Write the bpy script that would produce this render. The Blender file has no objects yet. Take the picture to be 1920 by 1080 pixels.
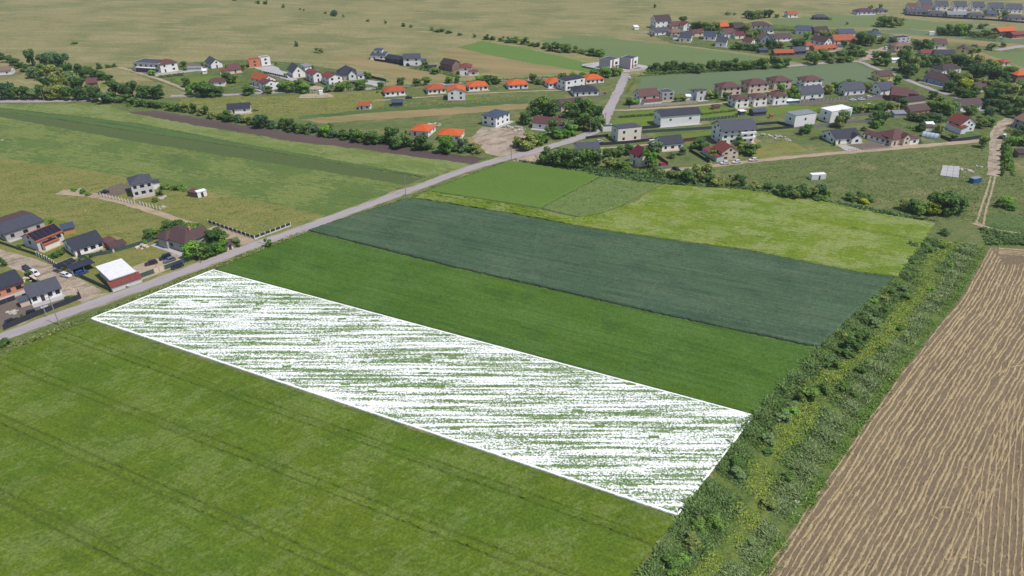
import bpy, math, random
import numpy as np
from mathutils import Vector
R = math.radians
random.seed(7); rng = np.random.default_rng(11)
scene = bpy.context.scene
col = scene.collection

# ------------------------------------------------------------------ camera, sky, sun, exposure
PITCH, FPX, CAMH = R(30.2), 1324.0, 120.0
cam_d = bpy.data.cameras.new('camera'); cam = bpy.data.objects.new('camera', cam_d); col.objects.link(cam)
cam.location = (0, 0, CAMH); cam.rotation_euler = (R(90) - PITCH, 0, 0)
cam_d.sensor_width = 36; cam_d.lens = 36 * FPX / 1920; cam_d.clip_start = 1; cam_d.clip_end = 20000
scene.camera = cam
SUN_EL, SUN_DIR = R(61), (0.906, -0.423)              # sun stands right of and a little behind the camera
world = bpy.data.worlds.new('World'); scene.world = world; world.use_nodes = True
wn = world.node_tree; wn.nodes.clear()
sky = wn.nodes.new('ShaderNodeTexSky'); sky.sky_type = 'NISHITA'; sky.sun_disc = False
sky.sun_elevation = SUN_EL; sky.sun_rotation = math.atan2(SUN_DIR[0], SUN_DIR[1])
bg = wn.nodes.new('ShaderNodeBackground'); bg.inputs[1].default_value = 0.12
wo = wn.nodes.new('ShaderNodeOutputWorld')
wn.links.new(sky.outputs[0], bg.inputs[0]); wn.links.new(bg.outputs[0], wo.inputs[0])
sd = bpy.data.lights.new('sun', 'SUN'); sd.energy = 4.2; sd.angle = R(0.53); sd.color = (1.0, 0.965, 0.92)
sun = bpy.data.objects.new('sun', sd); col.objects.link(sun); sun.location = (200, -100, 300)
sv = Vector((SUN_DIR[0] * math.cos(SUN_EL), SUN_DIR[1] * math.cos(SUN_EL), math.sin(SUN_EL)))
sun.rotation_euler = (-sv).to_track_quat('-Z', 'Y').to_euler()
scene.view_settings.view_transform = 'Standard'; scene.view_settings.look = 'None'
scene.view_settings.exposure = -0.03; scene.view_settings.gamma = 1.0; scene.view_settings.use_curve_mapping = False

# ------------------------------------------------------------------ helpers
def G(px, py, z=0.0):
    """photo pixel -> point on the level ground at height z"""
    xn = (px - 960) / FPX; yn = (540 - py) / FPX
    d = (xn, math.cos(PITCH) + math.sin(PITCH) * yn, -math.sin(PITCH) + math.cos(PITCH) * yn)
    t = (z - CAMH) / d[2]
    return Vector((d[0] * t, d[1] * t, z))
def lin(c): return tuple((x / 255 / 12.92 if x <= 10 else ((x / 255 + .055) / 1.055) ** 2.4) for x in c)
def C(*c, k=1.38): return tuple(min(.88, x / k) for x in lin(c)) + (1,)
ONES = 'zeroth first second third fourth fifth sixth seventh eighth ninth tenth eleventh twelfth thirteenth fourteenth fifteenth sixteenth seventeenth eighteenth nineteenth'.split()
TENS = ['', '', 'twent', 'thirt', 'fort', 'fift', 'sixt', 'sevent', 'eight', 'ninet']
def ordinal(n):
    if n < 20: return ONES[n]
    return TENS[n // 10] + ('ieth' if n % 10 == 0 else 'y-' + ONES[n % 10])
def link(o, parent=None):
    col.objects.link(o)
    if parent is not None: o.parent = parent
    return o
def me(name, v, f, mat=None, smooth=False):
    m = bpy.data.meshes.new(name); m.from_pydata([tuple(p) for p in v], [], f)
    if mat: m.materials.append(mat)
    if smooth: m.polygons.foreach_set('use_smooth', [True] * len(m.polygons))
    m.update(); return m
def npmesh(name, V, Fq, mat=None):
    """fast mesh from numpy quads/tris"""
    m = bpy.data.meshes.new(name); V = np.asarray(V, np.float32); Fq = np.asarray(Fq, np.int32); n, k = Fq.shape
    m.vertices.add(len(V)); m.vertices.foreach_set('co', V.ravel())
    m.loops.add(n * k); m.loops.foreach_set('vertex_index', Fq.ravel())
    m.polygons.add(n); m.polygons.foreach_set('loop_start', np.arange(0, n * k, k, dtype=np.int32))
    try: m.polygons.foreach_set('loop_total', np.full(n, k, np.int32))
    except Exception: pass
    if mat: m.materials.append(mat)
    m.update(calc_edges=True); m.validate(); return m
def part(name, m, parent, mat=None, loc=(0, 0, 0), rot=(0, 0, 0), scale=(1, 1, 1)):
    o = bpy.data.objects.new(name, m); link(o, parent); o.location = loc; o.rotation_euler = rot; o.scale = scale
    if mat:
        if not m.materials: m.materials.append(mat)
        if m.materials[0] is not mat: o.material_slots[0].link = 'OBJECT'; o.material_slots[0].material = mat
    return o
def thing(name, label, cat, loc, rz=0, group=None):
    o = bpy.data.objects.new(name, None); link(o); o.location = loc; o.rotation_euler = (0, 0, rz); o.empty_display_size = .5
    return tag(o, label, cat, group)
def tag(o, label, cat, group=None):
    o['label'] = label; o['category'] = cat
    if group: o['group'] = group
    return o
def structure(name, m, label=None):
    o = bpy.data.objects.new(name, m); link(o); o['kind'] = 'structure'
    if label: o['label'] = label
    return o
BOXF = [(0, 3, 2, 1), (4, 5, 6, 7), (0, 1, 5, 4), (1, 2, 6, 5), (2, 3, 7, 6), (3, 0, 4, 7)]
def boxv(x0, x1, y0, y1, z0, z1):
    return [(x0, y0, z0), (x1, y0, z0), (x1, y1, z0), (x0, y1, z0), (x0, y0, z1), (x1, y0, z1), (x1, y1, z1), (x0, y1, z1)]
def boxes(name, bl, mat=None):
    v, f = [], []
    for b in bl:
        n = len(v); v += boxv(*b); f += [tuple(i + n for i in q) for q in BOXF]
    return me(name, v, f, mat)
UNIT = boxes('unit_box', [(-.5, .5, -.5, .5, 0, 1)])
def box_part(name, parent, mat, x0, x1, y0, y1, z0, z1, rot=(0, 0, 0)):
    return part(name, boxes(name, [(x0, x1, y0, y1, z0, z1)]), parent, mat, rot=rot)

# ------------------------------------------------------------------ materials
MATS = {}
def new_mat(name):
    m = bpy.data.materials.new(name); m.use_nodes = True; nt = m.node_tree
    b = nt.nodes['Principled BSDF']; MATS[name] = m
    return m, nt, b
def nd(nt, t, **kw):
    n = nt.nodes.new(t)
    for k, v in kw.items(): setattr(n, k, v)
    return n
def noise(nt, vec, scale, detail=4, rough=.55):
    n = nd(nt, 'ShaderNodeTexNoise'); n.inputs['Scale'].default_value = scale; n.inputs['Detail'].default_value = detail; n.inputs['Roughness'].default_value = rough
    nt.links.new(vec, n.inputs['Vector']); return n.outputs['Fac']
def ramp(nt, fac, a, b, ca=(0, 0, 0, 1), cb=(1, 1, 1, 1)):
    r = nd(nt, 'ShaderNodeValToRGB'); e = r.color_ramp.elements
    e[0].position = a; e[0].color = ca; e[1].position = b; e[1].color = cb
    nt.links.new(fac, r.inputs[0]); return r.outputs[0]
def mix(nt, fac, a, b, mode='MIX'):
    n = nd(nt, 'ShaderNodeMix', data_type='RGBA', blend_type=mode)
    for sock, v in ((n.inputs[0], fac), (n.inputs[6], a), (n.inputs[7], b)):
        if isinstance(v, (int, float)): sock.default_value = v
        elif isinstance(v, tuple): sock.default_value = v
        else: nt.links.new(v, sock)
    return n.outputs[2]
def pos(nt, rz=0, sc=(1, 1, 1), objc=False):
    if objc: o = nd(nt, 'ShaderNodeTexCoord').outputs['Object']
    else: o = nd(nt, 'ShaderNodeNewGeometry').outputs['Position']
    mp = nd(nt, 'ShaderNodeMapping', vector_type='TEXTURE')      # rotate so that x runs along rz, then stretch
    mp.inputs['Rotation'].default_value = (0, 0, rz); mp.inputs['Scale'].default_value = sc
    nt.links.new(o, mp.inputs['Vector']); return mp.outputs[0]
def ground_mat(name, c1, c2, s1=.05, c3=None, s3=.4, a3=(.5, .65), rz=0, stretch=3, bump=.6, bs=2.0, fine=.35, rough=.95, c4=None, s4=.02, a4=(.5, .6)):
    m, nt, b = new_mat(name)
    p = pos(nt, rz, (stretch, 1, 1)); pi = pos(nt)
    colr = mix(nt, ramp(nt, noise(nt, p, s1, 5, .6), .36, .64), c1, c2)
    if c4: colr = mix(nt, ramp(nt, noise(nt, pi, s4, 4, .6), *a4), colr, c4)
    if c3: colr = mix(nt, ramp(nt, noise(nt, p, s3, 5, .65), *a3), colr, c3)
    g = ramp(nt, noise(nt, pi, bs, 3, .7), .3, .7, (1 - fine,) * 3 + (1,), (1 + fine,) * 3 + (1,))
    colr = mix(nt, 1.0, colr, g, 'MULTIPLY')
    nt.links.new(colr, b.inputs['Base Color']); b.inputs['Roughness'].default_value = rough
    b.inputs['Specular IOR Level'].default_value = .15
    if bump:
        bn = nd(nt, 'ShaderNodeBump'); bn.inputs['Strength'].default_value = bump; bn.inputs['Distance'].default_value = .3
        nt.links.new(noise(nt, pi, bs * .8, 4, .7), bn.inputs['Height']); nt.links.new(bn.outputs[0], b.inputs['Normal'])
    return m
def paint_mat(name, c, var=.12, scale=1.2, rough=.7, spec=.3, metal=0, objc=True, grime=None):
    m, nt, b = new_mat(name); p = pos(nt, objc=objc)
    g = ramp(nt, noise(nt, p, scale, 5, .65), .3, .7, (1 - var,) * 3 + (1,), (1 + var * .6,) * 3 + (1,))
    c_ = mix(nt, 1.0, c, g, 'MULTIPLY')
    if grime: c_ = mix(nt, ramp(nt, noise(nt, p, scale * .4, 6, .7), .52, .75), c_, grime)
    nt.links.new(c_, b.inputs['Base Color']); b.inputs['Roughness'].default_value = rough
    b.inputs['Specular IOR Level'].default_value = spec; b.inputs['Metallic'].default_value = metal
    return m
def roof_mat(name, c, var=.16, rough=.6):
    m, nt, b = new_mat(name); p = pos(nt, objc=True)
    g = ramp(nt, noise(nt, p, .8, 6, .7), .25, .75, (1 - var,) * 3 + (1,), (1 + var,) * 3 + (1,))
    c_ = mix(nt, 1.0, c, g, 'MULTIPLY')
    w = nd(nt, 'ShaderNodeTexWave', bands_direction='Z'); w.inputs['Scale'].default_value = 2.2; w.inputs['Distortion'].default_value = .4
    nt.links.new(p, w.inputs['Vector'])
    c_ = mix(nt, .3, c_, ramp(nt, w.outputs['Fac'], .1, .5, (.55,) * 3 + (1,), (1.1,) * 3 + (1,)), 'MULTIPLY')
    bn = nd(nt, 'ShaderNodeBump'); bn.inputs['Strength'].default_value = .5; bn.inputs['Distance'].default_value = .05
    nt.links.new(w.outputs['Fac'], bn.inputs['Height']); nt.links.new(bn.outputs[0], b.inputs['Normal'])
    nt.links.new(c_, b.inputs['Base Color']); b.inputs['Roughness'].default_value = rough; b.inputs['Specular IOR Level'].default_value = .18
    return m
def leaf_mat(name, c, k=.35):
    """foliage: tone attribute per leaf, random per plant, thin leaves let some light through"""
    m, nt, b = new_mat(name)
    at = nd(nt, 'ShaderNodeAttribute'); at.attribute_name = 'tone'
    oi = nd(nt, 'ShaderNodeObjectInfo')
    g = ramp(nt, oi.outputs['Random'], 0, 1, (1 - k, 1 - k * .8, 1 - k, 1), (1 + k, 1 + k * .7, 1 + k * .2, 1))
    c_ = mix(nt, 1.0, mix(nt, 1.0, c, g, 'MULTIPLY'), at.outputs['Color'], 'MULTIPLY')
    nt.links.new(c_, b.inputs['Base Color']); b.inputs['Roughness'].default_value = .75; b.inputs['Specular IOR Level'].default_value = .2
    tr = nd(nt, 'ShaderNodeBsdfTranslucent'); nt.links.new(c_, tr.inputs['Color'])
    ms = nd(nt, 'ShaderNodeMixShader'); ms.inputs[0].default_value = .3
    nt.links.new(b.outputs[0], ms.inputs[1]); nt.links.new(tr.outputs[0], ms.inputs[2])
    nt.links.new(ms.outputs[0], nt.nodes['Material Output'].inputs['Surface'])
    return m

def crop_mat(name, base, alt, pale, rz, big=.035, flecks=.7, amount=.5, lines=.14, fine=.3, bs=3.0, fdir=R(35), dark=None, strength=1.0):
    """standing crop: broad colour drifts, pale lodged flecks gathered in drifts, faint drill lines along rz"""
    m, nt, b = new_mat(name); p = pos(nt); pl = pos(nt, rz, (26, 1, 1)); pf = pos(nt, fdir, (2.4, 1, 1))
    c = mix(nt, ramp(nt, noise(nt, pos(nt, rz, (2.2, 1, 1)), big, 5, .62), .38, .62), base, alt)
    if dark: c = mix(nt, ramp(nt, noise(nt, p, big * 2.6, 5, .6), .52, .7), c, dark)
    drift = noise(nt, pos(nt, fdir, (1.6, 1, 1)), big * 2.2, 4, .6); fl = noise(nt, pf, flecks, 6, .72)
    ad = nd(nt, 'ShaderNodeMath', operation='MULTIPLY_ADD'); nt.links.new(drift, ad.inputs[0]); ad.inputs[1].default_value = .9; nt.links.new(fl, ad.inputs[2])
    c = mix(nt, ramp(nt, ad.outputs[0], 1.0 - .2 * amount, 1.42 - .12 * amount, (0, 0, 0, 1), (strength,) * 3 + (1,)), c, pale)
    l = ramp(nt, noise(nt, pl, .9, 4, .7), .3, .7, (1 - lines,) * 3 + (1,), (1 + lines,) * 3 + (1,))
    c = mix(nt, 1.0, c, l, 'MULTIPLY')
    g = ramp(nt, noise(nt, p, bs, 3, .7), .3, .7, (1 - fine,) * 3 + (1,), (1 + fine,) * 3 + (1,))
    c = mix(nt, 1.0, c, g, 'MULTIPLY')
    nt.links.new(c, b.inputs['Base Color']); b.inputs['Roughness'].default_value = .95; b.inputs['Specular IOR Level'].default_value = .12
    bn = nd(nt, 'ShaderNodeBump'); bn.inputs['Strength'].default_value = 1; bn.inputs['Distance'].default_value = .3
    nt.links.new(noise(nt, p, bs * .8, 4, .7), bn.inputs['Height']); nt.links.new(bn.outputs[0], b.inputs['Normal'])
    return m
STRIP = R(-25)                                         # direction of the crop strips on the ground
M_meadow_far = ground_mat('dry_meadow', C(156, 147, 102), C(138, 136, 90), .05, C(172, 158, 114), .16, (.52, .68), R(-8), 6, .6, .4, .2, c4=C(128, 130, 84), s4=.018, a4=(.47, .6))
M_grass = ground_mat('rough_grass', C(104, 118, 68), C(122, 128, 78), .06, C(86, 106, 54), .3, (.5, .66), .2, 2.2, .9, 1.1, .34, c4=C(146, 138, 94), s4=.06, a4=(.54, .7))
M_yellowgrass = ground_mat('yellowing_meadow', C(126, 130, 68), C(142, 138, 80), .06, C(108, 120, 58), .25, (.5, .66), .2, 2, .9, 1.2, .3, c4=C(150, 142, 88), s4=.05, a4=(.55, .7))
M_lawn = ground_mat('lawn', C(104, 128, 52), C(118, 134, 58), .08, None, bump=.4, bs=1.5, fine=.2)
M_leftfield = crop_mat('young_crop', C(100, 122, 64), C(109, 126, 66), C(126, 138, 76), R(-21), .02, .5, .3, .16, .24, 1.2, R(-21), dark=C(94, 114, 62))
M_leftlight = crop_mat('light_crop', C(112, 132, 68), C(120, 136, 72), C(136, 146, 88), R(-21), .03, .5, .4, .16, .26, 1.2, R(-21), dark=C(102, 122, 60))
M_leftdark = ground_mat('row_crop', C(90, 114, 64), C(98, 119, 68), .05, C(74, 99, 54), .25, (.5, .66), R(-21), 14, .8, 1.5, .3)
M_leftbrown = ground_mat('sparse_row_crop', C(97, 111, 65), C(91, 106, 62), .05, None, rz=R(-21), stretch=14, bump=.5, bs=1.2, fine=.25)
M_ploughed = ground_mat('ploughed_soil', C(108, 92, 88), C(96, 81, 78), .06, None, rz=R(-21), stretch=8, bump=.9, bs=1.6, fine=.25)
M_tan = ground_mat('mown_hay', C(166, 146, 104), C(150, 134, 92), .06, C(138, 132, 82), .1, (.52, .66), R(-15), 8, .4, 1.0, .2)
M_greyfield = ground_mat('grey_green_crop', C(114, 130, 96), C(108, 126, 90), .03, None, rz=R(5), stretch=8, bump=.3, bs=1, fine=.12)
M_farcrop = ground_mat('far_green_crop', C(112, 130, 82), C(120, 134, 86), .02, None, rz=R(-8), stretch=8, bump=.3, bs=.8, fine=.12)
M_farbright = ground_mat('far_bright_crop', C(104, 134, 64), C(114, 138, 72), .02, None, rz=R(-20), stretch=8, bump=.3, bs=.8, fine=.12)
M_barley = crop_mat('barley', C(94, 120, 38), C(104, 122, 34), C(136, 148, 86), STRIP, .045, .9, .15, .14, .34, 1.7, dark=C(88, 113, 38), strength=.34)
M_track = ground_mat('crop_track', C(92, 108, 48), C(100, 114, 52), .2, None, bump=.5, bs=2, fine=.3)
M_bright = crop_mat('bright_crop', C(78, 112, 44), C(86, 117, 40), C(92, 122, 58), STRIP, .03, 1.2, .3, .2, .36, 1.8, STRIP, dark=C(71, 104, 42), strength=.6)
M_blue = crop_mat('blue_green_wheat', C(77, 102, 78), C(83, 106, 77), C(94, 112, 86), R(-23), .03, 1.1, .05, .28, .3, 1.8, R(-23), dark=C(71, 95, 72), strength=.6)
M_lime = crop_mat('lime_barley', C(114, 138, 46), C(122, 140, 42), C(154, 164, 104), R(-21), .05, 1.0, .35, .14, .34, 1.6, R(-12), dark=C(104, 128, 40), strength=.65)
M_field6 = ground_mat('small_green_crop', C(98, 128, 54), C(104, 132, 58), .05, None, rz=R(-15), stretch=5, bump=.5, bs=2, fine=.22)
M_fallow = ground_mat('fallow_weeds', C(110, 130, 70), C(120, 136, 78), .08, C(100, 122, 62), .3, (.52, .66), 0, 1.5, .9, 1.8, .35)
M_soil = ground_mat('stubble_soil', C(128, 111, 89), C(139, 122, 98), .08, C(176, 154, 118), 1.6, (.54, .7), R(48), 3, .7, 2.2, .24, c4=C(124, 109, 88), s4=.06, a4=(.5, .7))
M_straw = ground_mat('straw', C(190, 168, 128), C(202, 180, 142), .6, C(166, 144, 106), 2.5, (.5, .66), 0, 1, .8, 6, .3)
M_road = ground_mat('worn_asphalt', C(172, 163, 164), C(182, 172, 172), .1, C(160, 150, 148), .5, (.55, .7), R(46), 6, .15, 6, .08, .9)
M_dirt = ground_mat('dirt_track', C(192, 172, 146), C(178, 156, 132), .15, C(150, 138, 106), .4, (.55, .68), R(20), 3, .5, 3, .18)
M_pinkdirt = ground_mat('sandy_dirt', C(192, 174, 154), C(176, 158, 138), .12, C(146, 134, 112), .25, (.48, .62), .6, 2, .8, 1.6, .28, c4=C(208, 188, 168), s4=.08, a4=(.55, .68))
M_yard = ground_mat('packed_yard', C(196, 178, 152), C(180, 164, 140), .2, C(140, 134, 100), .5, (.56, .68), 0, 1, .5, 3, .2)
M_darkyard = ground_mat('gravel_yard', C(128, 114, 104), C(118, 106, 96), .2, None, bump=.5, bs=3, fine=.2)
M_slab = ground_mat('pale_paving', C(196, 192, 192), C(184, 180, 180), .3, None, bump=.2, bs=4, fine=.1)

# the white plot: dense white cover with green showing through in streaks, specks and gaps
def white_plot_mat():
    m, nt, b = new_mat('white_cover'); p = pos(nt)
    streak = noise(nt, pos(nt, 0, (22, 1, 1)), 1.0, 3, .55)
    speck = noise(nt, p, 2.3, 2, .6)
    big = noise(nt, p, .035, 3, .5)
    a = nd(nt, 'ShaderNodeMath', operation='MULTIPLY'); nt.links.new(streak, a.inputs[0]); a.inputs[1].default_value = .68
    c = nd(nt, 'ShaderNodeMath', operation='MULTIPLY_ADD'); nt.links.new(speck, c.inputs[0]); c.inputs[1].default_value = .6; nt.links.new(a.outputs[0], c.inputs[2])
    d = nd(nt, 'ShaderNodeMath', operation='MULTIPLY_ADD'); nt.links.new(big, d.inputs[0]); d.inputs[1].default_value = .1; nt.links.new(c.outputs[0], d.inputs[2])
    fac = ramp(nt, d.outputs[0], .63, .745)
    # oblong gaps: cells of 3.4 x .9 m, a few of them bare
    sx = nd(nt, 'ShaderNodeVectorMath', operation='MULTIPLY'); nt.links.new(p, sx.inputs[0]); sx.inputs[1].default_value = (1 / 2.6, 1 / 1.0, 0)
    fl = nd(nt, 'ShaderNodeVectorMath', operation='FLOOR'); nt.links.new(sx.outputs[0], fl.inputs[0])
    wn_ = nd(nt, 'ShaderNodeTexWhiteNoise', noise_dimensions='2D'); nt.links.new(fl.outputs[0], wn_.inputs['Vector'])
    gap = nd(nt, 'ShaderNodeMath', operation='GREATER_THAN'); nt.links.new(wn_.outputs['Value'], gap.inputs[0]); gap.inputs[1].default_value = .986
    mx = nd(nt, 'ShaderNodeMath', operation='MAXIMUM'); nt.links.new(fac, mx.inputs[0]); nt.links.new(gap.outputs[0], mx.inputs[1])
    green = mix(nt, ramp(nt, noise(nt, p, .6, 3), .4, .6), C(100, 132, 70), C(130, 154, 102))
    colr = mix(nt, mx.outputs[0], (.82, .82, .80, 1), green)
    nt.links.new(colr, b.inputs['Base Color']); b.inputs['Roughness'].default_value = 1; b.inputs['Specular IOR Level'].default_value = .05
    return m
M_white = white_plot_mat()
M_edge = paint_mat('white_edging', (.88, .88, .87, 1), .03, 3, .9, .1, objc=False)

WALLS = {k: paint_mat('plaster_' + k, C(*v, k=1.08), .06, .7, .85, .2, grime=tuple(x * .86 for x in C(*v, k=1.08)[:3]) + (1,)) for k, v in dict(
    white=(240, 238, 234), cream=(236, 226, 208), grey=(178, 174, 172), lightgrey=(206, 204, 204), brick=(206, 138, 108), yellow=(238, 212, 150),
    blue=(150, 168, 190), brown=(140, 112, 100), beige=(214, 196, 178), dark=(92, 92, 100), red=(160, 92, 84), wood=(196, 150, 96)).items()}
ROOFS = {k: roof_mat('roof_' + k, C(*v, k=1.05 if k == 'white' else 1.9)) for k, v in dict(
    charcoal=(72, 74, 88), grey=(98, 100, 114), bluegrey=(92, 104, 128), brown=(112, 88, 88), redbrown=(130, 90, 88), red=(160, 88, 78), orange=(250, 124, 66),
    rust=(212, 112, 74), wine=(134, 56, 68), purple=(112, 74, 104), white=(226, 224, 226), lightgrey=(170, 172, 180), darkbrown=(92, 74, 76), tan=(166, 134, 118)).items()}
M_glass = paint_mat('window_glass', (.02, .025, .035, 1), .1, 1, .12, .5)
M_frame = paint_mat('window_frame', C(225, 222, 220), .05, 1, .5)
M_frame_d = paint_mat('dark_window_frame', C(70, 66, 70), .05, 1, .5)
M_door = paint_mat('door_paint', C(88, 66, 56), .1, 2, .6)
M_panel = paint_mat('solar_panel', (.012, .016, .03, 1), .15, 1, .2, .5)
M_conc = paint_mat('concrete', C(188, 184, 178), .12, 1.5, .9, .2, grime=C(160, 155, 148))
M_pole = paint_mat('pole_concrete', C(178, 170, 160), .12, 1.5, .9, .2)
M_metal = paint_mat('dark_metal', C(70, 72, 78), .1, 2, .5, .4)
M_fdark = paint_mat('dark_fence', C(62, 66, 76), .12, 1.5, .7)
M_fgreen = paint_mat('green_mesh_screen', C(84, 104, 98), .15, 1.5, .8)
M_fwood = paint_mat('brown_fence', C(116, 76, 66), .15, 1.5, .8)
M_fwhite = paint_mat('white_fence', C(236, 232, 226), .06, 1.5, .8)
M_fgrey = paint_mat('grey_fence', C(150, 148, 154), .1, 1.5, .8)
M_fpink = paint_mat('pale_precast', C(206, 190, 186), .08, 1.5, .85)
M_rubber = paint_mat('tyre_rubber', (.02, .02, .02, 1), .1, 3, .9)
M_rim = paint_mat('wheel_rim', C(190, 190, 195), .05, 3, .35, .5, .6)
M_lamp = paint_mat('lamp_glass', C(235, 235, 235), .03, 3, .15, .5)
M_tail = paint_mat('tail_lamp', C(170, 30, 30), .03, 3, .2, .5)
M_bark = paint_mat('bark', C(104, 88, 72), .25, 3, .95, .1)
M_bluet = paint_mat('blue_tarp', C(44, 104, 170), .12, 2, .5)
M_poly = paint_mat('clear_plastic', C(200, 212, 222), .08, 2, .25, .5)
M_rubble = paint_mat('rubble', C(206, 196, 186), .25, 2, .95)
CARP = {k: paint_mat('car_paint_' + k, C(*v), .03, 2, .25, .6) for k, v in dict(white=(238, 238, 240), black=(34, 36, 46), navy=(36, 44, 72), grey=(122, 124, 136), silver=(196, 198, 204), red=(180, 40, 60), blue=(52, 92, 150), purple=(72, 40, 70)).items()}
LEAF = {k: leaf_mat('leaves_' + k, C(*v, k=.56)) for k, v in dict(
    dark=(68, 92, 50), mid=(82, 106, 52), olive=(104, 114, 66), grey=(90, 110, 76), yellow=(128, 136, 48), fresh=(88, 122, 50), blue=(68, 94, 68)).items()}

# ------------------------------------------------------------------ ground sheets
def sheet(name, px_pts, mat, z, label=None, kind=True):
    w = [G(x, y, z) for x, y in px_pts]; v = []
    for i, a in enumerate(w):
        b = w[(i + 1) % len(w)]; n = max(1, min(40, int((b - a).length / max(1.6, a.length * .008))))
        j = min(2.2, .25 + a.length * .0022)
        for k in range(n): v.append(a.lerp(b, k / n) + (Vector((random.gauss(0, j), random.gauss(0, j), 0)) * .5 if k else Vector((0, 0, 0))))
    m = me(name, v, [tuple(range(len(v)))], mat)
    if m.polygons[0].normal.z < 0: m.flip_normals()
    return structure(name, m, label)
g = me('ground', [(-9000, -3000, 0), (9000, -3000, 0), (9000, 15000, 0), (-9000, 15000, 0)], [(0, 1, 2, 3)], M_meadow_far)
structure('ground', g, 'dry olive meadow reaching to the far edge of the plain')
def resample(pts, n):
    P = np.array([(p.x, p.y) for p in pts]); L = np.r_[0, np.cumsum(np.hypot(*np.diff(P, axis=0).T))]
    t = np.linspace(0, L[-1], n); return np.c_[np.interp(t, L, P[:, 0]), np.interp(t, L, P[:, 1])]
def ruled(name, A, B, mat, h, cell, amp, label, grooves=(), z0=0.0, wob=0.0, groove_mat=None, edge=.15):
    """crop stand as a rough-topped slab between two long edges (pixel polylines or ground vectors); grooves = tramline positions in metres from edge A"""
    A = [G(*p) if not isinstance(p, Vector) else p for p in A]; B = [G(*p) if not isinstance(p, Vector) else p for p in B]
    LA = sum((A[i + 1] - A[i]).length for i in range(len(A) - 1))
    W = ((B[0] - A[0]).length + (B[-1] - A[-1]).length) / 2
    nu = int(LA / cell[0]) + 2
    vs = list(np.linspace(0, 1, int(W / cell[1]) + 2)); gv = []
    for gm in grooves:
        if gm < 0: gm = -gm * W
        for d, dep in ((-.26, 0), (-.14, 1), (.14, 1), (.26, 0)): gv.append(((gm + d) / W, dep))
    vs = [v for v in vs if all(abs(v - q[0]) > .12 / W for q in gv)]
    allv = sorted([(v, 0) for v in vs] + gv); vv = np.array([a[0] for a in allv]); dep = np.array([a[1] for a in allv]); nv = len(vv)
    a = resample(A, nu); b = resample(B, nu)
    P = a[:, None, :] * (1 - vv[None, :, None]) + b[:, None, :] * vv[None, :, None]
    P = P + rng.normal(0, min(cell) * .18, P.shape) * ((dep == 0) & (vv > 0) & (vv < 1))[None, :, None]
    P[0] += rng.normal(0, edge, (nv, 2)); P[-1] += rng.normal(0, edge, (nv, 2)); P[:, 0] += rng.normal(0, edge, (nu, 2)); P[:, -1] += rng.normal(0, edge, (nu, 2))
    Z = z0 + h + rng.normal(0, amp, (nu, nv)) - dep[None, :] * h * .38
    if wob: Z += wob * np.sin(P[..., 0] * .35 + 2 * np.sin(P[..., 1] * .13)) * np.sin(P[..., 1] * .41)
    Z[0] -= h * .25; Z[-1] -= h * .25; Z[:, 0] -= h * .25; Z[:, -1] -= h * .25
    V = np.concatenate([P, Z[..., None]], -1).reshape(-1, 3)
    i, j = np.meshgrid(np.arange(nu - 1), np.arange(nv - 1), indexing='ij'); q = (i * nv + j).ravel()
    Fq = np.c_[q, q + nv, q + nv + 1, q + 1]
    ring = np.r_[np.arange(nu) * nv, (nu - 1) * nv + np.arange(1, nv), (np.arange(nu - 2, -1, -1)) * nv + nv - 1, np.arange(nv - 2, 0, -1)]
    low = V[ring].copy(); low[:, 2] = 0.0; n0 = len(V); V = np.r_[V, low]; k = np.arange(len(ring)); k2 = (k + 1) % len(ring)
    Fq = np.r_[Fq, np.c_[ring[k], n0 + k, n0 + k2, ring[k2]]]
    m = npmesh(name, V, Fq, mat)
    e1 = V[nv] - V[0]; e2 = V[1] - V[0]
    if e1[0] * e2[1] - e1[1] * e2[0] < 0: m.flip_normals()
    if groove_mat is not None and len(grooves):
        m.materials.append(groove_mat); dd = (dep[:-1] + dep[1:]) == 2
        mi = np.zeros(len(m.polygons), np.int32); mi[:len(q)] = np.tile(dd, nu - 1).astype(np.int32); m.polygons.foreach_set('material_index', mi)
    return structure(name, m, label)

# broad grass zones
sheet('meadow', [(-900, 215), (0, 188), (340, 183), (700, 168), (1000, 152), (1150, 142), (1250, 138), (1480, 124), (1620, 112), (1760, 60), (2100, 60), (2900, 300), (2300, 1500), (1000, 1500), (-900, 1500)], M_grass, .02, 'rough green grassland around the houses and fields')
sheet('meadow', [(-600, 300), (0, 294), (182, 321), (300, 343), (495, 378), (612, 404), (545, 428), (440, 470), (300, 520), (120, 590), (-600, 900)], M_yellowgrass, .04, 'yellowing meadow around the grey two-storey house')
sheet('meadow', [(340, 183), (540, 176), (720, 170), (720, 200), (560, 222), (420, 224), (330, 205)], M_yellowgrass, .05, 'yellowish meadow strip below the far road')
sheet('field', [(-500, 196), (0, 195), (200, 196), (245, 211), (600, 263), (882, 308), (868, 316), (800, 333), (480, 275), (260, 232), (0, 202), (-500, 205)], M_leftlight, .06, 'light green crop strip below the ploughed strip')
sheet('ploughed_strip', [(240, 210), (290, 207), (380, 222), (468, 236), (557, 249), (584, 252.5), (714, 269.5), (818, 285), (907, 297), (884, 308), (818, 298.5), (662, 277.5), (557, 266), (468, 251), (380, 237), (300, 222)], M_ploughed, .08, 'brown ploughed strip along the hedgerow')
ruled('field', [(-300, 212), (26, 212), (260, 248), (500, 284), (792, 333)], [(-300, 205), (0, 202), (260, 232), (480, 274), (800, 331)], M_leftdark, .3, (1.2, 1.0), .1, 'dark green row crop band with a dark lower edge')
sheet('field', [(-300, 212), (26, 212), (260, 248), (500, 284), (792, 334), (761, 346), (480, 302), (260, 266), (0, 219), (-300, 216)], M_leftbrown, .06, 'brownish sparse crop band')
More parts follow.
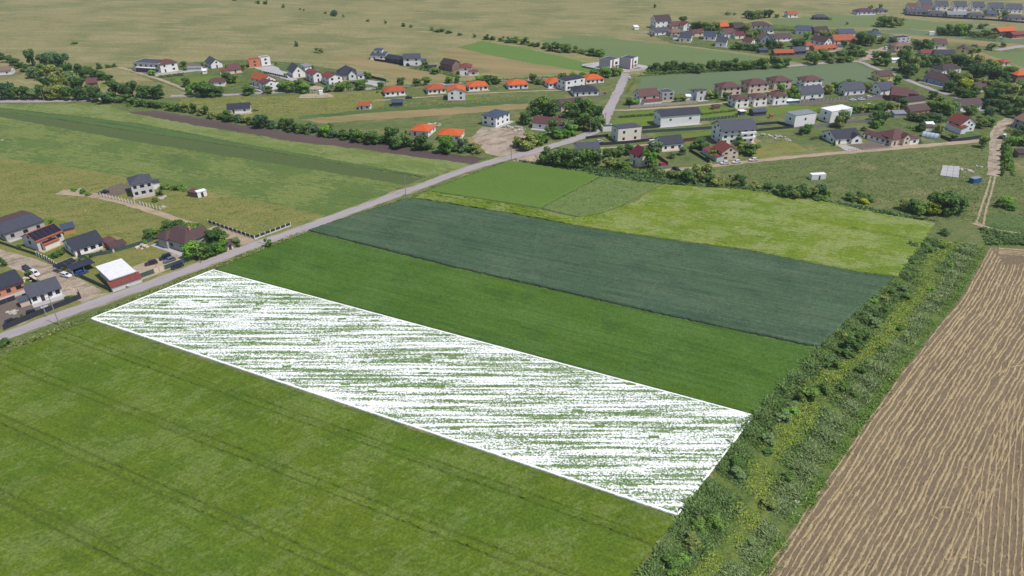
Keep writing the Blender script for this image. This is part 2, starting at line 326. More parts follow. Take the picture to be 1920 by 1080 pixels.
sheet('field', [(-400, 216), (0, 219), (260, 266), (500, 301), (757, 347), (690, 378), (612, 404), (495, 378), (390, 360), (300, 344), (182, 322), (0, 296), (-400, 300)], M_leftfield, .05, 'wide dull green crop field left of the road')
sheet('field', [(604, 107), (668, 103), (760, 126), (842, 150), (786, 156), (700, 132)], M_tan, .05, 'mown tan strip beside the far grey houses')
sheet('field', [(1108, 136), (960, 141), (870, 122), (820, 95), (860, 90), (960, 112)], M_tan, .05, 'tan hay strip below the bright green far field')
sheet('field', [(856, 89), (905, 77), (1000, 94), (1105, 118), (1125, 134), (1105, 136), (960, 112)], M_farbright, .06, 'bright green far field below the hedge')
sheet('field', [(1010, 76), (1098, 66), (1320, 92), (1450, 111), (1235, 136), (1190, 126), (1130, 108)], M_farcrop, .06, 'large dull green far field behind the two box houses')
sheet('field', [(1188, 176), (1207, 141), (1400, 131), (1600, 117), (1640, 134), (1652, 152), (1500, 164), (1300, 176)], M_greyfield, .05, 'smooth grey green field behind the brown roofed houses')
sheet('field', [(560, 224), (700, 211), (900, 199), (990, 194), (990, 204), (800, 218), (600, 231)], M_tan, .07, 'tan mown strip between green strips')
sheet('field', [(560, 218), (700, 205), (900, 192), (990, 187), (990, 194), (900, 199), (700, 211), (560, 224)], M_leftdark, .06, 'dark green strip behind the tan strip')
sheet('field', [(1440, 36), (1560, 28), (1680, 33), (1920, 58), (2200, 80), (2200, 92), (1920, 70), (1700, 52), (1560, 50), (1450, 46)], M_farcrop, .06, 'green far strip in front of the grey roofed rows')
sheet('field', [(1440, 48), (1560, 52), (1700, 64), (1920, 84), (2100, 96), (2100, 104), (1920, 91), (1700, 74), (1560, 60)], M_tan, .07, 'yellowish far strip behind the far village')
sheet('field', [(1600, 58), (1700, 55), (1920, 74), (2100, 88), (2100, 95), (1920, 83), (1700, 64)], M_greyfield, .08, 'grey green far strip by the solitary trees')
sheet('field', [(1835, 100), (1920, 96), (2000, 92), (2000, 128), (1920, 128), (1860, 112)], M_farcrop, .07, 'small green field above the right hand grove')
sheet('field', [(1780, 112), (1840, 98), (1920, 126), (1990, 140), (1900, 138), (1830, 122)], M_tan, .075, 'bare tan strip above the right hand grove')
sheet('lawn', [(1140, 236), (1180, 212), (1310, 200), (1450, 202), (1560, 190), (1660, 188), (1620, 202), (1480, 212), (1330, 222), (1160, 246)], M_lawn, .05, 'bright lawn between the white cubes and the long white house')
sheet('lawn', [(1210, 256), (1330, 246), (1500, 236), (1500, 244), (1330, 256), (1290, 262)], M_lawn, .05, 'lawn strip behind the dark roofed bungalow')
sheet('lawn', [(1390, 275), (1480, 262), (1520, 285), (1420, 300)], M_yellowgrass, .05, 'sunny lawn right of the three-storey house')
sheet('field', [(1850, 404), (1870, 402), (1960, 412), (1960, 440), (1880, 434), (1850, 426)], M_leftdark, .06, 'small dark green crop patch right of the track')
M_garden = ground_mat('garden_green', C(98, 114, 62), C(112, 122, 70), .12, C(82, 100, 52), .35, (.48, .62), .2, 1.5, .8, .9, .34, c4=C(140, 132, 100), s4=.07, a4=(.56, .66))
sheet('gardens', [(232, 128), (300, 121), (400, 114), (480, 112), (560, 118), (620, 128), (680, 138), (732, 153), (700, 166), (540, 175), (362, 178), (330, 165), (280, 148)], M_garden, .031, 'green gardens around the upper left houses')
sheet('gardens', [(1215, 64), (1300, 49), (1450, 46), (1640, 60), (1760, 80), (1840, 98), (1700, 112), (1600, 113), (1500, 118), (1440, 104), (1370, 95), (1260, 82)], M_garden, .085, 'green gardens of the far village')
sheet('gardens', [(1340, 176), (1500, 164), (1652, 152), (1720, 160), (1800, 186), (1880, 215), (1860, 250), (1840, 262), (1690, 268), (1640, 250), (1640, 205), (1480, 198), (1345, 200)], M_garden, .051, 'gardens between the right hand village houses')
sheet('gardens', [(1690, 100), (1760, 96), (1850, 112), (1930, 140), (1960, 220), (1890, 222), (1800, 186), (1740, 162), (1690, 142)], M_garden, .086, 'shady ground of the right hand grove')
sheet('lawn', [(322, 146), (400, 142), (452, 150), (440, 158), (395, 158), (352, 160)], M_lawn, .066, 'lawn of the upper left garden')
sheet('yard', [(478, 127), (512, 123), (548, 140), (560, 152), (540, 150), (500, 138)], M_slab, .068, 'pale yard beside the brick shell')
sheet('yard', [(340, 122), (400, 116), (392, 124), (345, 128)], M_darkyard, .067, 'grey yard behind the white walled garden')
sheet('yard', [(690, 150), (722, 154), (716, 162), (678, 156)], M_slab, .069, 'pale paved drive of the big grey hip roof')
sheet('garden', [(470, 168), (560, 163), (640, 158), (640, 168), (560, 178), (470, 182)], M_grass, .06)
# crop stands
pA, pB, pC, pD = G(172, 598), G(400, 507), G(1413, 780), G(1270, 966)
verge = (G(0, 668) - G(165, 604)).normalized(); ditch = (pD - pC).normalized()
a0, a1 = G(163, 605), G(1266, 972)
trams = []
for base in (7.5, 24.5, 41.5, 58.5, 75.5, 92.5): trams += [base, base + 2.3]
ruled('barley_field', [a0, a1], [a0 + verge * 106, a1 + ditch * 106], M_barley, .75, (.62, .55), .075, 'large green barley field with paired tramlines in front', trams, wob=.05, groove_mat=M_track)
ruled('white_plot', [pA + Vector((.2, -.2, 0)), pD], [pB, pC], M_white, .28, (.9, .7), .02, 'long plot covered in patchy white between two green crops', edge=.05)
ruled('bright_green_field', [pB + Vector((.4, .5, 0)), pC + Vector((.3, .4, 0))], [(579, 436), (845, 502), (1200, 583), (1367, 619), (1531, 654)], M_bright, .4, (.75, .6), .06, 'even bright green crop above the white plot')
ruled('blue_green_field', [(579, 433), (845, 500), (1200, 581), (1367, 617), (1533, 652)], [(765, 373), (962, 404), (1119, 433), (1280, 456), (1400, 472), (1600, 512), (1675, 522)], M_blue, .85, (.75, .6), .09, 'blue green wheat field in the middle')
ruled('lime_field', [(772, 371), (962, 402), (1119, 431), (1280, 454), (1400, 470), (1600, 510), (1682, 520)], [(800, 360), (955, 385), (1100, 414), (1190, 380), (1243, 347), (1400, 357), (1540, 378), (1640, 400), (1752, 420)], M_lime, .7, (.9, .7), .08, 'lime green barley field with pale wind streaks', (-.64,))
ruled('small_green_field', [(800, 358), (940, 379), (1012, 391)], [(950, 304), (1060, 316), (1128, 329)], M_field6, .4, (.9, .8), .06, 'plain green crop square beside the road bend')
ruled('fallow_field', [(1013, 391), (1060, 402), (1108, 412)], [(1130, 330), (1190, 337), (1243, 345)], M_fallow, .35, (.9, .9), .07, 'pale weedy fallow patch between two crops')
# white edging of the plot (a low, rough, solid white border)
def border(name, a, b, w):
    d = (b - a); n = int(d.length / .5); t = d.normalized(); s = Vector((-t.y, t.x, 0)); V, Fq = [], []
    for i in range(n + 1):
        p = a + t * (d.length * i / n); w1 = w * (.8 + .4 * random.random()); w2 = w * (.8 + .4 * random.random())
        V += [p - s * w1 + Vector((0, 0, .05)), p - s * w1 * .8 + Vector((0, 0, .33)), p + s * w2 * .8 + Vector((0, 0, .33)), p + s * w2 + Vector((0, 0, .05))]
        if i: Fq += [(4 * i - 4 + k, 4 * i - 3 + k, 4 * i + 1 + k, 4 * i + k) for k in range(3)]
    m = me(name, V, Fq, M_edge); return m
for a, b, w, l in ((pA, pB, .28, 'along the road'), (pB, pC, .24, 'against the bright green crop'), (pC, pD, .22, 'along the ditch'), (pD, pA, .32, 'against the barley')):
    structure('plot_border', border('plot_border', a, b, w), 'thin solid white border of the white plot ' + l)

# ------------------------------------------------------------------ roads and tracks
def ribbon(name, px_pts, width, mat, z, label, rough=.25):
    P = resample([G(*p) for p in px_pts], 2); n = max(8, int(sum((G(*px_pts[i + 1]) - G(*px_pts[i])).length for i in range(len(px_pts) - 1)) / 3))
    P = resample([G(*p) for p in px_pts], n)
    for _ in range(4): P[1:-1] = (P[:-2] + 2 * P[1:-1] + P[2:]) / 4
    T = np.gradient(P, axis=0); T /= np.hypot(T[:, 0], T[:, 1])[:, None]; N = np.c_[-T[:, 1], T[:, 0]]
    ws = np.linspace(width[0], width[1], n) if isinstance(width, tuple) else np.full(n, width)
    a = P + N * (ws / 2 + rng.normal(0, rough, n))[:, None]; b = P - N * (ws / 2 + rng.normal(0, rough, n))[:, None]
    V = np.r_[np.c_[a, np.full(n, z)], np.c_[b, np.full(n, z)]]; k = np.arange(n - 1)
    return structure(name, npmesh(name, V, np.c_[k, n + k, n + k + 1, k + 1], mat), label)
ribbon('road', [(-250, 728), (-60, 656), (0, 634), (90, 600), (155, 577), (240, 548), (320, 519), (400, 489), (480, 459), (560, 432), (650, 399), (740, 366), (800, 346), (870, 319), (940, 299), (985, 288)], 5.2, M_road, .12, 'straight grey asphalt lane past the fields')
ribbon('road_shoulder', [(-250, 728), (-60, 656), (0, 634), (90, 600), (155, 577), (240, 548), (320, 519), (400, 489), (480, 459), (560, 432), (650, 399), (740, 366), (800, 346), (870, 319), (940, 299), (985, 288)], 7.0, ground_mat('worn_shoulder', C(150, 146, 104), C(128, 134, 82), .3, C(176, 164, 134), .5, (.5, .62), R(46), 5, .5, 2, .25), .109, 'worn grassy shoulder of the straight lane', .5)
ribbon('road', [(978, 290), (1020, 279), (1060, 267), (1095, 255), (1118, 246), (1129, 236), (1136, 220), (1144, 202), (1156, 178), (1167, 155), (1173, 141)], 6, M_road, .13, 'grey road bending uphill past the farm trees')
ribbon('road', [(-500, 196), (0, 190), (100, 189), (166, 187), (210, 184)], 7, M_road, .11, 'road in front of the left grove')
ribbon('road', [(320, 180), (430, 178), (540, 172), (640, 168), (700, 166), (800, 160), (900, 154), (1060, 147), (1180, 139)], 5, M_road, .115, 'far road behind the orange roofed bungalows')
ribbon('road', [(1420, 128), (1480, 124), (1560, 117), (1610, 114), (1640, 128), (1680, 141), (1720, 158), (1760, 172), (1800, 184), (1815, 187)], 4.5, M_road, .11, 'lane curving through the right hand village')
ribbon('road', [(1868, 94), (1920, 86), (2000, 78)], 6, M_road, .11, 'far road at the right edge')
ribbon('dirt_track', [(1224, 322), (1330, 312), (1400, 304), (1500, 293), (1600, 285), (1750, 272), (1800, 268), (1845, 264)], (3.0, 4.5), M_dirt, .11, 'pale dirt track past the red roofed house')
ribbon('dirt_track', [(1905, 222), (1884, 228), (1869, 245), (1866, 265), (1864, 300), (1862, 330)], (6, 5), M_pinkdirt, .12, 'sandy dirt lane beside the white parked van')
ribbon('wheel_track', [(1858, 330), (1850, 360), (1838, 395), (1829, 422)], .8, M_dirt, .11, 'left wheel rut of the farm track', .08)
ribbon('wheel_track', [(1866, 330), (1859, 360), (1848, 395), (1843, 425)], .8, M_dirt, .11, 'right wheel rut of the farm track', .08)
ribbon('dirt_track', [(1826, 418), (1838, 426), (1860, 432), (1900, 438), (1960, 444)], (3.0, 1.6), M_dirt, .112, 'farm track turning right above the stubble')
ribbon('dirt_track', [(112, 360), (180, 366), (240, 381), (300, 402), (372, 424)], (5, 2.4), M_dirt, .1, 'brown footpath past the white post fence')
ribbon('dirt_track', [(-120, 455), (0, 480), (60, 500), (120, 528), (170, 556), (195, 565)], (7, 8.5), M_pinkdirt, .1, 'sandy lane between the left hand houses')
ribbon('dirt_track', [(393, 428), (440, 445), (478, 457)], (5, 7), M_dirt, .105, 'driveway beside the white and black fence')
ribbon('path', [(224, 126), (300, 149), (362, 173)], 3, M_dirt, .1, 'pale lane down from the flat roofed house')
ribbon('path', [(700, 189), (800, 182), (900, 175), (1000, 171), (1060, 169)], 2.2, M_dirt, .1, 'pale lane in front of the orange bungalows')
ribbon('path', [(1142, 206), (1165, 208), (1200, 205), (1300, 199), (1370, 192)], 3, M_dirt, .105, 'pale lane in front of the precast fence')
ribbon('path', [(1124, 278), (1180, 275), (1225, 270)], 2, M_dirt, .1, 'pale drive beside the wine red roof')
ribbon('path', [(1500, 196), (1560, 191), (1660, 184)], 4, M_darkyard, .1, 'grey lane in front of the three grey roofed houses')
sheet('bare_ground', [(884, 258), (905, 238), (940, 240), (975, 236), (992, 255), (985, 285), (955, 298), (920, 290), (896, 280), (880, 268)], M_pinkdirt, .09, 'bare building plot by the white and blue house')
sheet('bare_ground', [(985, 288), (1040, 285), (1060, 300), (1020, 305), (960, 302)], M_pinkdirt, .085)
sheet('yard', [(250, 500), (285, 487), (330, 474), (350, 482), (345, 492), (300, 512), (262, 527), (240, 520)], M_yard, .09, 'packed earth car park behind the green screen')
sheet('yard', [(0, 560), (30, 546), (62, 572), (110, 560), (146, 546), (150, 560), (100, 580), (10, 614), (-40, 628)], M_darkyard, .085, 'bare brown yard behind the black fence')
sheet('yard', [(60, 535), (95, 518), (120, 540), (62, 560)], M_yard, .083)
sheet('yard', [(1600, 272), (1618, 262), (1650, 268), (1672, 276), (1600, 283)], M_darkyard, .09, 'grey gravel yard of the white bungalow')
sheet('paving', [(1556, 268), (1576, 268), (1616, 281), (1592, 284)], M_slab, .095, 'pale paved drive of the white bungalow')
sheet('yard', [(170, 364), (228, 343), (262, 352), (200, 372)], M_darkyard, .088)
sheet('paving', [(1091, 125), (1125, 119), (1200, 121), (1236, 128), (1160, 136), (1130, 134)], M_slab, .09)
sheet('bare_ground', [(560, 184), (580, 160), (600, 162), (625, 182)], M_yard, .09)
sheet('bare_ground', [(1620, 96), (1660, 86), (1672, 96), (1640, 112), (1610, 114)], M_pinkdirt, .09)

# ------------------------------------------------------------------ stubble field with straw rows
edge_px = [(1250, 1330), (1424, 1080), (1500, 971), (1578, 860), (1624, 787), (1706, 677), (1750, 624), (1797, 566), (1814, 541), (1856, 463)]
E = [G(*p) for p in edge_px]
right_far = G(1860, 461) + Vector((90, -18, 0))
v = [p + Vector((0, 0, .06)) for p in E] + [right_far + Vector((0, 0, .06)), Vector((190, 60, .06)), Vector((60, 40, .06))]
m = me('stubble_field', v, [tuple(range(len(v)))], M_soil)
if m.polygons[0].normal.z < 0: m.flip_normals()
stub = structure('stubble_field', m, 'brown stubble field with wavy straw rows')
Ed = resample(E, 400); T = np.gradient(Ed, axis=0); T /= np.hypot(*T.T)[:, None]; Nn = np.c_[T[:, 1], -T[:, 0]]
for _ in range(30): Nn[1:-1] = (Nn[:-2] + Nn[1:-1] + Nn[2:]) / 3
def straw_row(P, wid, dens=1.0):
    n = len(P)
    if n < 6: return
    T = np.gradient(P, axis=0); T /= np.maximum(1e-6, np.hypot(*T.T))[:, None]; N = np.c_[-T[:, 1], T[:, 0]]
    prof = [(-1, 0), (-.55, .75), (0, 1), (.55, .75), (1, 0)]; V = np.zeros((n, 5, 3))
    clump = np.clip(np.interp(np.arange(n), np.arange(0, n + 8, 4), rng.normal(dens, .35, (n + 11) // 4 + 1)[:len(np.arange(0, n + 8, 4))]), .15, 1.7)
    for k, (s, h) in enumerate(prof):
        w = wid * s * clump * (1 + rng.normal(0, .22, n)); V[:, k, :2] = P + N * w[:, None]; V[:, k, 2] = .05 + h * .17 * clump * np.clip(1 + rng.normal(0, .4, n), .2, 2)
    i, j = np.meshgrid(np.arange(n - 1), np.arange(4), indexing='ij'); q = (i * 5 + j).ravel()
    part('straw_row', npmesh('straw_row', V.reshape(-1, 3), np.c_[q, q + 1, q + 6, q + 5], M_straw), stub)
def smooth_noise(n, step, amp):
    k = rng.normal(0, amp, n // step + 4); return np.interp(np.arange(n) / step, np.arange(len(k)), k)
def topx(P):
    z = P[:, 1] * math.cos(PITCH) + CAMH * math.sin(PITCH); up = P[:, 1] * math.sin(PITCH) - CAMH * math.cos(PITCH)
    return 960 + FPX * P[:, 0] / z, 540 - FPX * up / z
shared = smooth_noise(400, 9, .11)
for k in range(84):
    off = .5 + k * 1.05
    P = Ed + Nn * (off + shared * min(1, .3 + k * .05) + smooth_noise(400, 6, .075) + smooth_noise(400, 30, .2))[:, None]
    x, y = topx(P)
    seam = np.interp(y, [420, 640, 760, 860, 970, 1080, 1300], [2600, 2000, 1875, 1838, 1822, 1790, 1700]) + rng.normal(0, 6, 400).cumsum() * .15
    keep = (x < seam) & (y > 466 + 5 * min(k, 6)) & (x < 2250) & (y < 1330)
    idx = np.where(keep)[0]
    if len(idx) > 8: straw_row(resample([Vector((*p, 0)) for p in P[idx]], max(8, int(len(idx) * .47 / .42))), .24 + .04 * (k % 3 == 0), 1.0 if k % 5 else .7)
d2 = (G(1874, 860) - G(1863, 1080)).normalized(); n2 = Vector((d2.y, -d2.x, 0)); o2 = G(1808, 1080)
for k in range(27):
    p0 = o2 + n2 * (k * 1.18) - d2 * 12; P = resample([p0, p0 + d2 * 85], 200)
    P = P + np.array([n2.x, n2.y])[None] * (smooth_noise(200, 14, .1) + np.linspace(0, 1, 200) ** 2 * 2.0)[:, None]; x, y = topx(P)
    seam = np.interp(y, [420, 640, 760, 860, 970, 1080, 1300], [2600, 2000, 1875, 1838, 1822, 1790, 1700]) + 8
    idx = np.where((x > seam) & (y < 1330))[0]
    if len(idx) > 8: straw_row(P[idx], .22, 1.0)
for k in range(4):
    a = G(1872, 466 + k * 3.2); P = resample([a, a + Vector((45, -9, 0)), a + Vector((88, -18, 0))], 150)
    straw_row(P + np.c_[np.zeros(150), smooth_noise(150, 9, .15)], .24)
for a, b, c in (((1800, 875), (1845, 880), (1880, 905)), ((1805, 905), (1822, 925), (1815, 955)), ((1760, 950), (1800, 955), (1840, 970)), ((1745, 965), (1780, 985), (1795, 1010)), ((1770, 1050), (1815, 1045), (1850, 1062)), ((1870, 705), (1890, 690), (1930, 680)), ((1840, 800), (1870, 780), (1885, 745)), ((1835, 925), (1850, 920), (1872, 918))):
    P = resample([G(*a), G(*b), G(*c)], 30); straw_row(P + rng.normal(0, .12, P.shape), .26, .7)

# ------------------------------------------------------------------ houses
def ring_box(name, L, D, h0, h1):
    """four walls standing round an open top (for parapets)"""
    t = .25; x, y = L / 2, D / 2
    v = [(-x, -y, h0), (x, -y, h0), (x, y, h0), (-x, y, h0), (-x, -y, h1), (x, -y, h1), (x, y, h1), (-x, y, h1), (-x + t, -y + t, h1), (x - t, -y + t, h1), (x - t, y - t, h1), (-x + t, y - t, h1), (-x + t, -y + t, h1 - .35), (x - t, -y + t, h1 - .35), (x - t, y - t, h1 - .35), (-x + t, y - t, h1 - .35)]
    f = [(0, 1, 5, 4), (1, 2, 6, 5), (2, 3, 7, 6), (3, 0, 4, 7)]
    for a, b in ((4, 8), (8, 12)):
        for k in range(4): f.append((a + k, a + (k + 1) % 4, b + (k + 1) % 4, b + k))
    f.append((12, 13, 14, 15)); return v, f
def swap(v, on): return [(-p[1], p[0], p[2]) for p in v] if on else v
def block(root, cx, cy, L, D, eave, roof, rise, rm, wm, ridge='x', over=.45):
    """walls + roof of one rectangular wing; returns (wall, roof)"""
    rot = ridge == 'y'; l, d = (D, L) if rot else (L, D); x, y = l / 2, d / 2; b0 = -.3
    ov = over; t = .2
    if roof == 'flat':
        v, f = ring_box('wall', l, d, b0, eave)
        rv = boxv(-x + .26, x - .26, -y + .26, y - .26, eave - .345, eave - .2); rf = BOXF
    elif roof == 'slab':
        v, f = boxv(-x, x, -y, y, b0, eave), BOXF
        rv = boxv(-x - ov, x + ov, -y - ov, y + ov, eave + .002, eave + .28); rf = BOXF
    elif roof == 'gable':
        v = [(-x, -y, b0), (x, -y, b0), (x, y, b0), (-x, y, b0), (-x, -y, eave), (x, -y, eave), (x, y, eave), (-x, y, eave), (-x, 0, eave + rise), (x, 0, eave + rise)]
        f = [(0, 1, 5, 4), (2, 3, 7, 6), (1, 2, 6, 9, 5), (3, 0, 4, 8, 7), (4, 5, 9, 8), (7, 8, 9, 6), (0, 3, 2, 1)]
        sl = rise / y; e = eave - sl * ov + .03; r = eave + rise + .03; X = x + ov * .8
        pr = [(-y - ov, e), (0, r), (y + ov, e), (y + ov, e + t), (0, r + t), (-y - ov, e + t)]
        rv = [(-X, p[0], p[1]) for p in pr] + [(X, p[0], p[1]) for p in pr]
        rf = [(k, (k + 1) % 6, (k + 1) % 6 + 6, k + 6) for k in range(6)] + [(0, 5, 4, 1), (1, 4, 3, 2), (6, 7, 10, 11), (7, 8, 9, 10)]
    elif roof == 'shed':
        v = [(-x, -y, b0), (x, -y, b0), (x, y, b0), (-x, y, b0), (-x, -y, eave), (x, -y, eave), (x, y, eave + rise), (-x, y, eave + rise)]; f = BOXF
        sl = rise / d; a, b = eave - sl * ov + .03, eave + rise + sl * ov + .03; X, Y = x + ov, y + ov
        rv = [(-X, -Y, a), (X, -Y, a), (X, Y, b), (-X, Y, b), (-X, -Y, a + t), (X, -Y, a + t), (X, Y, b + t), (-X, Y, b + t)]; rf = BOXF
    else:  # hip
        v, f = boxv(-x, x, -y, y, b0, eave), BOXF
        X, Y = x + ov, y + ov; k = max(0.02, X - Y) if X > Y else .02; ky = max(.02, Y - X) if Y > X else .0; top = eave + rise
        rv = [(-X, -Y, eave + .002), (X, -Y, eave + .002), (X, Y, eave + .002), (-X, Y, eave + .002), (-X, -Y, eave + .2), (X, -Y, eave + .2), (X, Y, eave + .2), (-X, Y, eave + .2)]
        rf = [(0, 3, 2, 1), (0, 1, 5, 4), (1, 2, 6, 5), (2, 3, 7, 6), (3, 0, 4, 7)]
        if X >= Y: rv += [(-k, 0, top), (k, 0, top)]; rf += [(4, 5, 9, 8), (6, 7, 8, 9), (5, 6, 9), (7, 4, 8)]
        else: rv += [(0, -ky, top), (0, ky, top)]; rf += [(4, 5, 8), (5, 6, 9, 8), (6, 7, 9), (7, 4, 8, 9)]
    w = part('wall', me('wall', swap(v, rot), f), root, wm, (cx, cy, 0))
    ro = part('roof', me('roof', swap(rv, rot), rf), root, rm, (cx, cy, 0))
    return w, ro
WINF = boxes('window_frame', [(-.5, -.42, -.05, .03, 0, 1), (.42, .5, -.05, .03, 0, 1), (-.42, .42, -.05, .03, 0, .07), (-.42, .42, -.05, .03, .93, 1), (-.03, .03, -.045, .03, .07, .93)])
PANE = boxes('pane', [(-.42, .42, -.025, .02, .07, .93)], M_glass)
DOORM = boxes('door', [(-.5, .5, -.05, .03, 0, 1)])
def window(root, x, y, z, w, h, face, fm):
    rz = {'f': 0, 'r': R(90), 'b': R(180), 'l': R(-90)}[face]
    o = part('window', WINF, root, fm, (x, y, z), (0, 0, rz), (w, 1, h))
    part('pane', PANE, o)
def facade(root, cx, cy, L, D, eave, faces, fm, door=None, n=None, st=None):
    st = st or max(1, int(round(eave / 2.85)))
    for fc in faces:
        ln = L if fc in 'fb' else D
        k = n if n is not None and fc == 'f' else max(1, int(ln / 4.4)); hs = eave / st
        for s in range(st):
            z = s * hs + (.95 if hs < 4 else hs * .5)
            for i in range(k):
                u = (i + .5) / k * ln - ln / 2
                w = 1.3 if (i * 7 + s * 3 + int(ln)) % 3 else 1.7
                isd = door is not None and fc == 'f' and s == 0 and i == door
                x, y = {'f': (cx + u, cy - D / 2), 'b': (cx - u, cy + D / 2), 'r': (cx + L / 2, cy + u), 'l': (cx - L / 2, cy - u)}[fc]
                if isd: part('door', DOORM, root, M_door, (x, y, 0.05), (0, 0, 0), (1.05, 1, 2.15))
                else: window(root, x, y, z, w, min(1.35, hs - 1.25), fc, fm)
def frame_of(P0, P1, D):
    a, b = G(*P0), G(*P1); d = b - a; L = d.length; t = d / L; n = Vector((-t.y, t.x, 0))
    if n.dot(a) < 0: n = -n; t = -t
    c = (a + b) / 2 + n * D / 2; return c, math.atan2(t.y, t.x), L
NH = [0]; NPATCH = [0]; SHRUBS = []
def house(label, P0, P1, D, eave, roof, rise, rc, wc, ridge='x', win=True, door=0, chim=0, blocks=(), dark=False, name='house', cat='house', group=None, over=.45, n=None, solar=None, wins=None, rc2=None, st=None):
    c, rz, L = frame_of(P0, P1, D)
    if L < 5.0 and name == 'house': L = max(L, 5)
    root = thing(name, label, cat, c, rz, group)
    w, ro = block(root, 0, 0, L, D, eave, roof, rise, ROOFS[rc], WALLS[wc], ridge, over)
    fm = M_frame_d if dark else M_frame
    if rc2: ro.data.materials.append(ROOFS[rc2]); ro.data.polygons[4].material_index = 1
    # faces turned to the camera get their openings
    inv = -c.normalized(); rightv = Vector((math.cos(rz), math.sin(rz), 0)); faces = 'f' + ('r' if inv.dot(rightv) > .12 else '') + ('l' if inv.dot(rightv) < -.12 else '')
    faces += '' if len(faces) > 1 else ('l' if c.x > 0 else 'r')
    if win: facade(root, 0, 0, L, D, eave if roof != 'flat' else eave - .4, wins or faces, fm, door, n, st)
    if win and roof == 'gable' and rise > 2:
        hw, z = (L, eave + .2)
        if ridge == 'y': window(root, 0, -D / 2, z, 1.2, 1.2, 'f', fm)
        else:
            for f in faces[1:]: window(root, (L / 2 if f == 'r' else -L / 2), 0, z, 1.2, 1.2, f, fm)
    for k in range(chim):
        x, y = (L * (.22 - .5 * k), D * .12); zc = eave + rise * .55
        if ridge == 'y': x, y = y * .6, x
        co = part('chimney', boxes('chimney', [(-.35, .35, -.3, .3, zc, eave + rise + .7), (-.42, .42, -.37, .37, eave + rise + .7, eave + rise + .82)]), ro, WALLS['brick' if rc != 'charcoal' else 'grey'], (x, y, 0))
    for q in blocks:
        bx, by, bl, bd, be, br, bri, brc, bwc, brd = q[:10]
        block(root, bx, by, bl, bd, be, br, bri, ROOFS[brc], WALLS[bwc], brd, .35)
        if len(q) > 10 and q[10]: facade(root, bx, by, bl, bd, be, q[10], fm)
    if solar:
        nx, nz, x0, s0 = solar; y0 = D / 2; a = math.atan2(rise, y0)
        for i in range(nx):
            for j in range(nz):
                s = s0 + j * 1.12
                part('solar_panel', SOLAR, ro, M_panel, (x0 + i * 1.75, -y0 + s * math.cos(a), eave + s * math.sin(a) + .27), (a, 0, 0))
    NH[0] += 1; hr = random.Random(NH[0] * 17 + int(P0[0]))
    if name == 'house' and c.length > 200:
        def patch(x0, x1, y0, y1, mat, nm):
            cs, sn = math.cos(rz), math.sin(rz); NPATCH[0] += 1; z = .0905 + NPATCH[0] * .0002
            q = [(x0, y0), (x1, y0 + hr.uniform(-.4, .4)), (x1 + hr.uniform(-.5, .5), y1), (x0, y1)]
            structure(nm, me(nm, [(c.x + cs * a - sn * b, c.y + sn * a + cs * b, z) for a, b in q], [(0, 1, 2, 3)], mat))
        patch(-L / 2 - hr.uniform(0, 1.5), L / 2 + hr.uniform(0, 2), -D / 2 - hr.uniform(1.5, 3.2), -D / 2 + .5, hr.choice([M_slab, M_yard, M_darkyard, M_yard]), 'yard')
        if hr.random() < .7: patch(L / 2 + 1, L / 2 + hr.uniform(4, 8), -D / 2 - 1, hr.uniform(0, D / 2), hr.choice([M_lawn, M_darkyard, M_leftdark, M_tan]), 'garden_bed')
        for k in range(hr.choice([0, 0, 1, 0, 1])):
            a, b = hr.choice([-1, 1]) * (L / 2 + hr.uniform(1.5, 5)), hr.uniform(-D / 2 - 3, D / 2 + 4)
            p = Vector((c.x + math.cos(rz) * a - math.sin(rz) * b, c.y + math.sin(rz) * a + math.cos(rz) * b, 0)); SHRUBS.append((p, hr.uniform(1.4, 3.4), hr.uniform(1, 2.2), hr.choice(['dark', 'mid', 'olive', 'fresh'])))
    return root, L
SOLAR = boxes('solar_panel', [(-.83, .83, -.52, .52, 0, .05)])

# --- near houses on the left
house('large barn-like house with brown upper and grey lower roof slope at the left edge', (14, 453), (86, 428), 17, 3.2, 'gable', 1.0, 'brown', 'grey', door=None, dark=True, rc2='grey')
r, L = house('white house with orange roof almost covered by solar panels', (74, 471), (122, 451), 8.6, 4.0, 'gable', 2.2, 'rust', 'lightgrey', chim=0, dark=True, n=3, solar=(6, 4, -4.4, .5), blocks=[(-.8, -5.1, 5.5, 2.2, 2.3, 'shed', .5, 'rust', 'cream', 'x')])
for i in range(3): part('solar_panel', SOLAR, r, M_panel, (-2.6 + 1.75 * i, -5.1, 2.86), (math.atan2(.5, 2.2), 0, 0))
house('bungalow with one broad charcoal roof slope and white veranda front', (143, 482), (197, 464), 10, 2.9, 'gable', 2.6, 'charcoal', 'white', chim=0, dark=True, n=4)
house('orange brick shell house with grey roof at the left edge', (-30, 570), (48, 543), 11, 3.2, 'gable', 2.4, 'charcoal', 'brick', door=None, dark=True, n=4)
house('white bungalow with plain grey gable roof behind the black fence', (61, 571), (118, 553), 8, 2.8, 'gable', 2.4, 'grey', 'white', dark=True, n=4, door=1, blocks=[(-6.2, -2.6, 2.6, 2.6, 2.3, 'gable', .7, 'grey', 'beige', 'x')])
r, L = house('low white-roofed workshop with red lean-to beside the road', (213, 542), (257, 527), 12.5, 3.6, 'slab', 0, 'white', 'lightgrey', win=False, name='workshop', cat='workshop', blocks=[(0, -6.25 - 1.2, 9.5, 2.4, 2.0, 'shed', .8, 'red', 'lightgrey', 'x')])
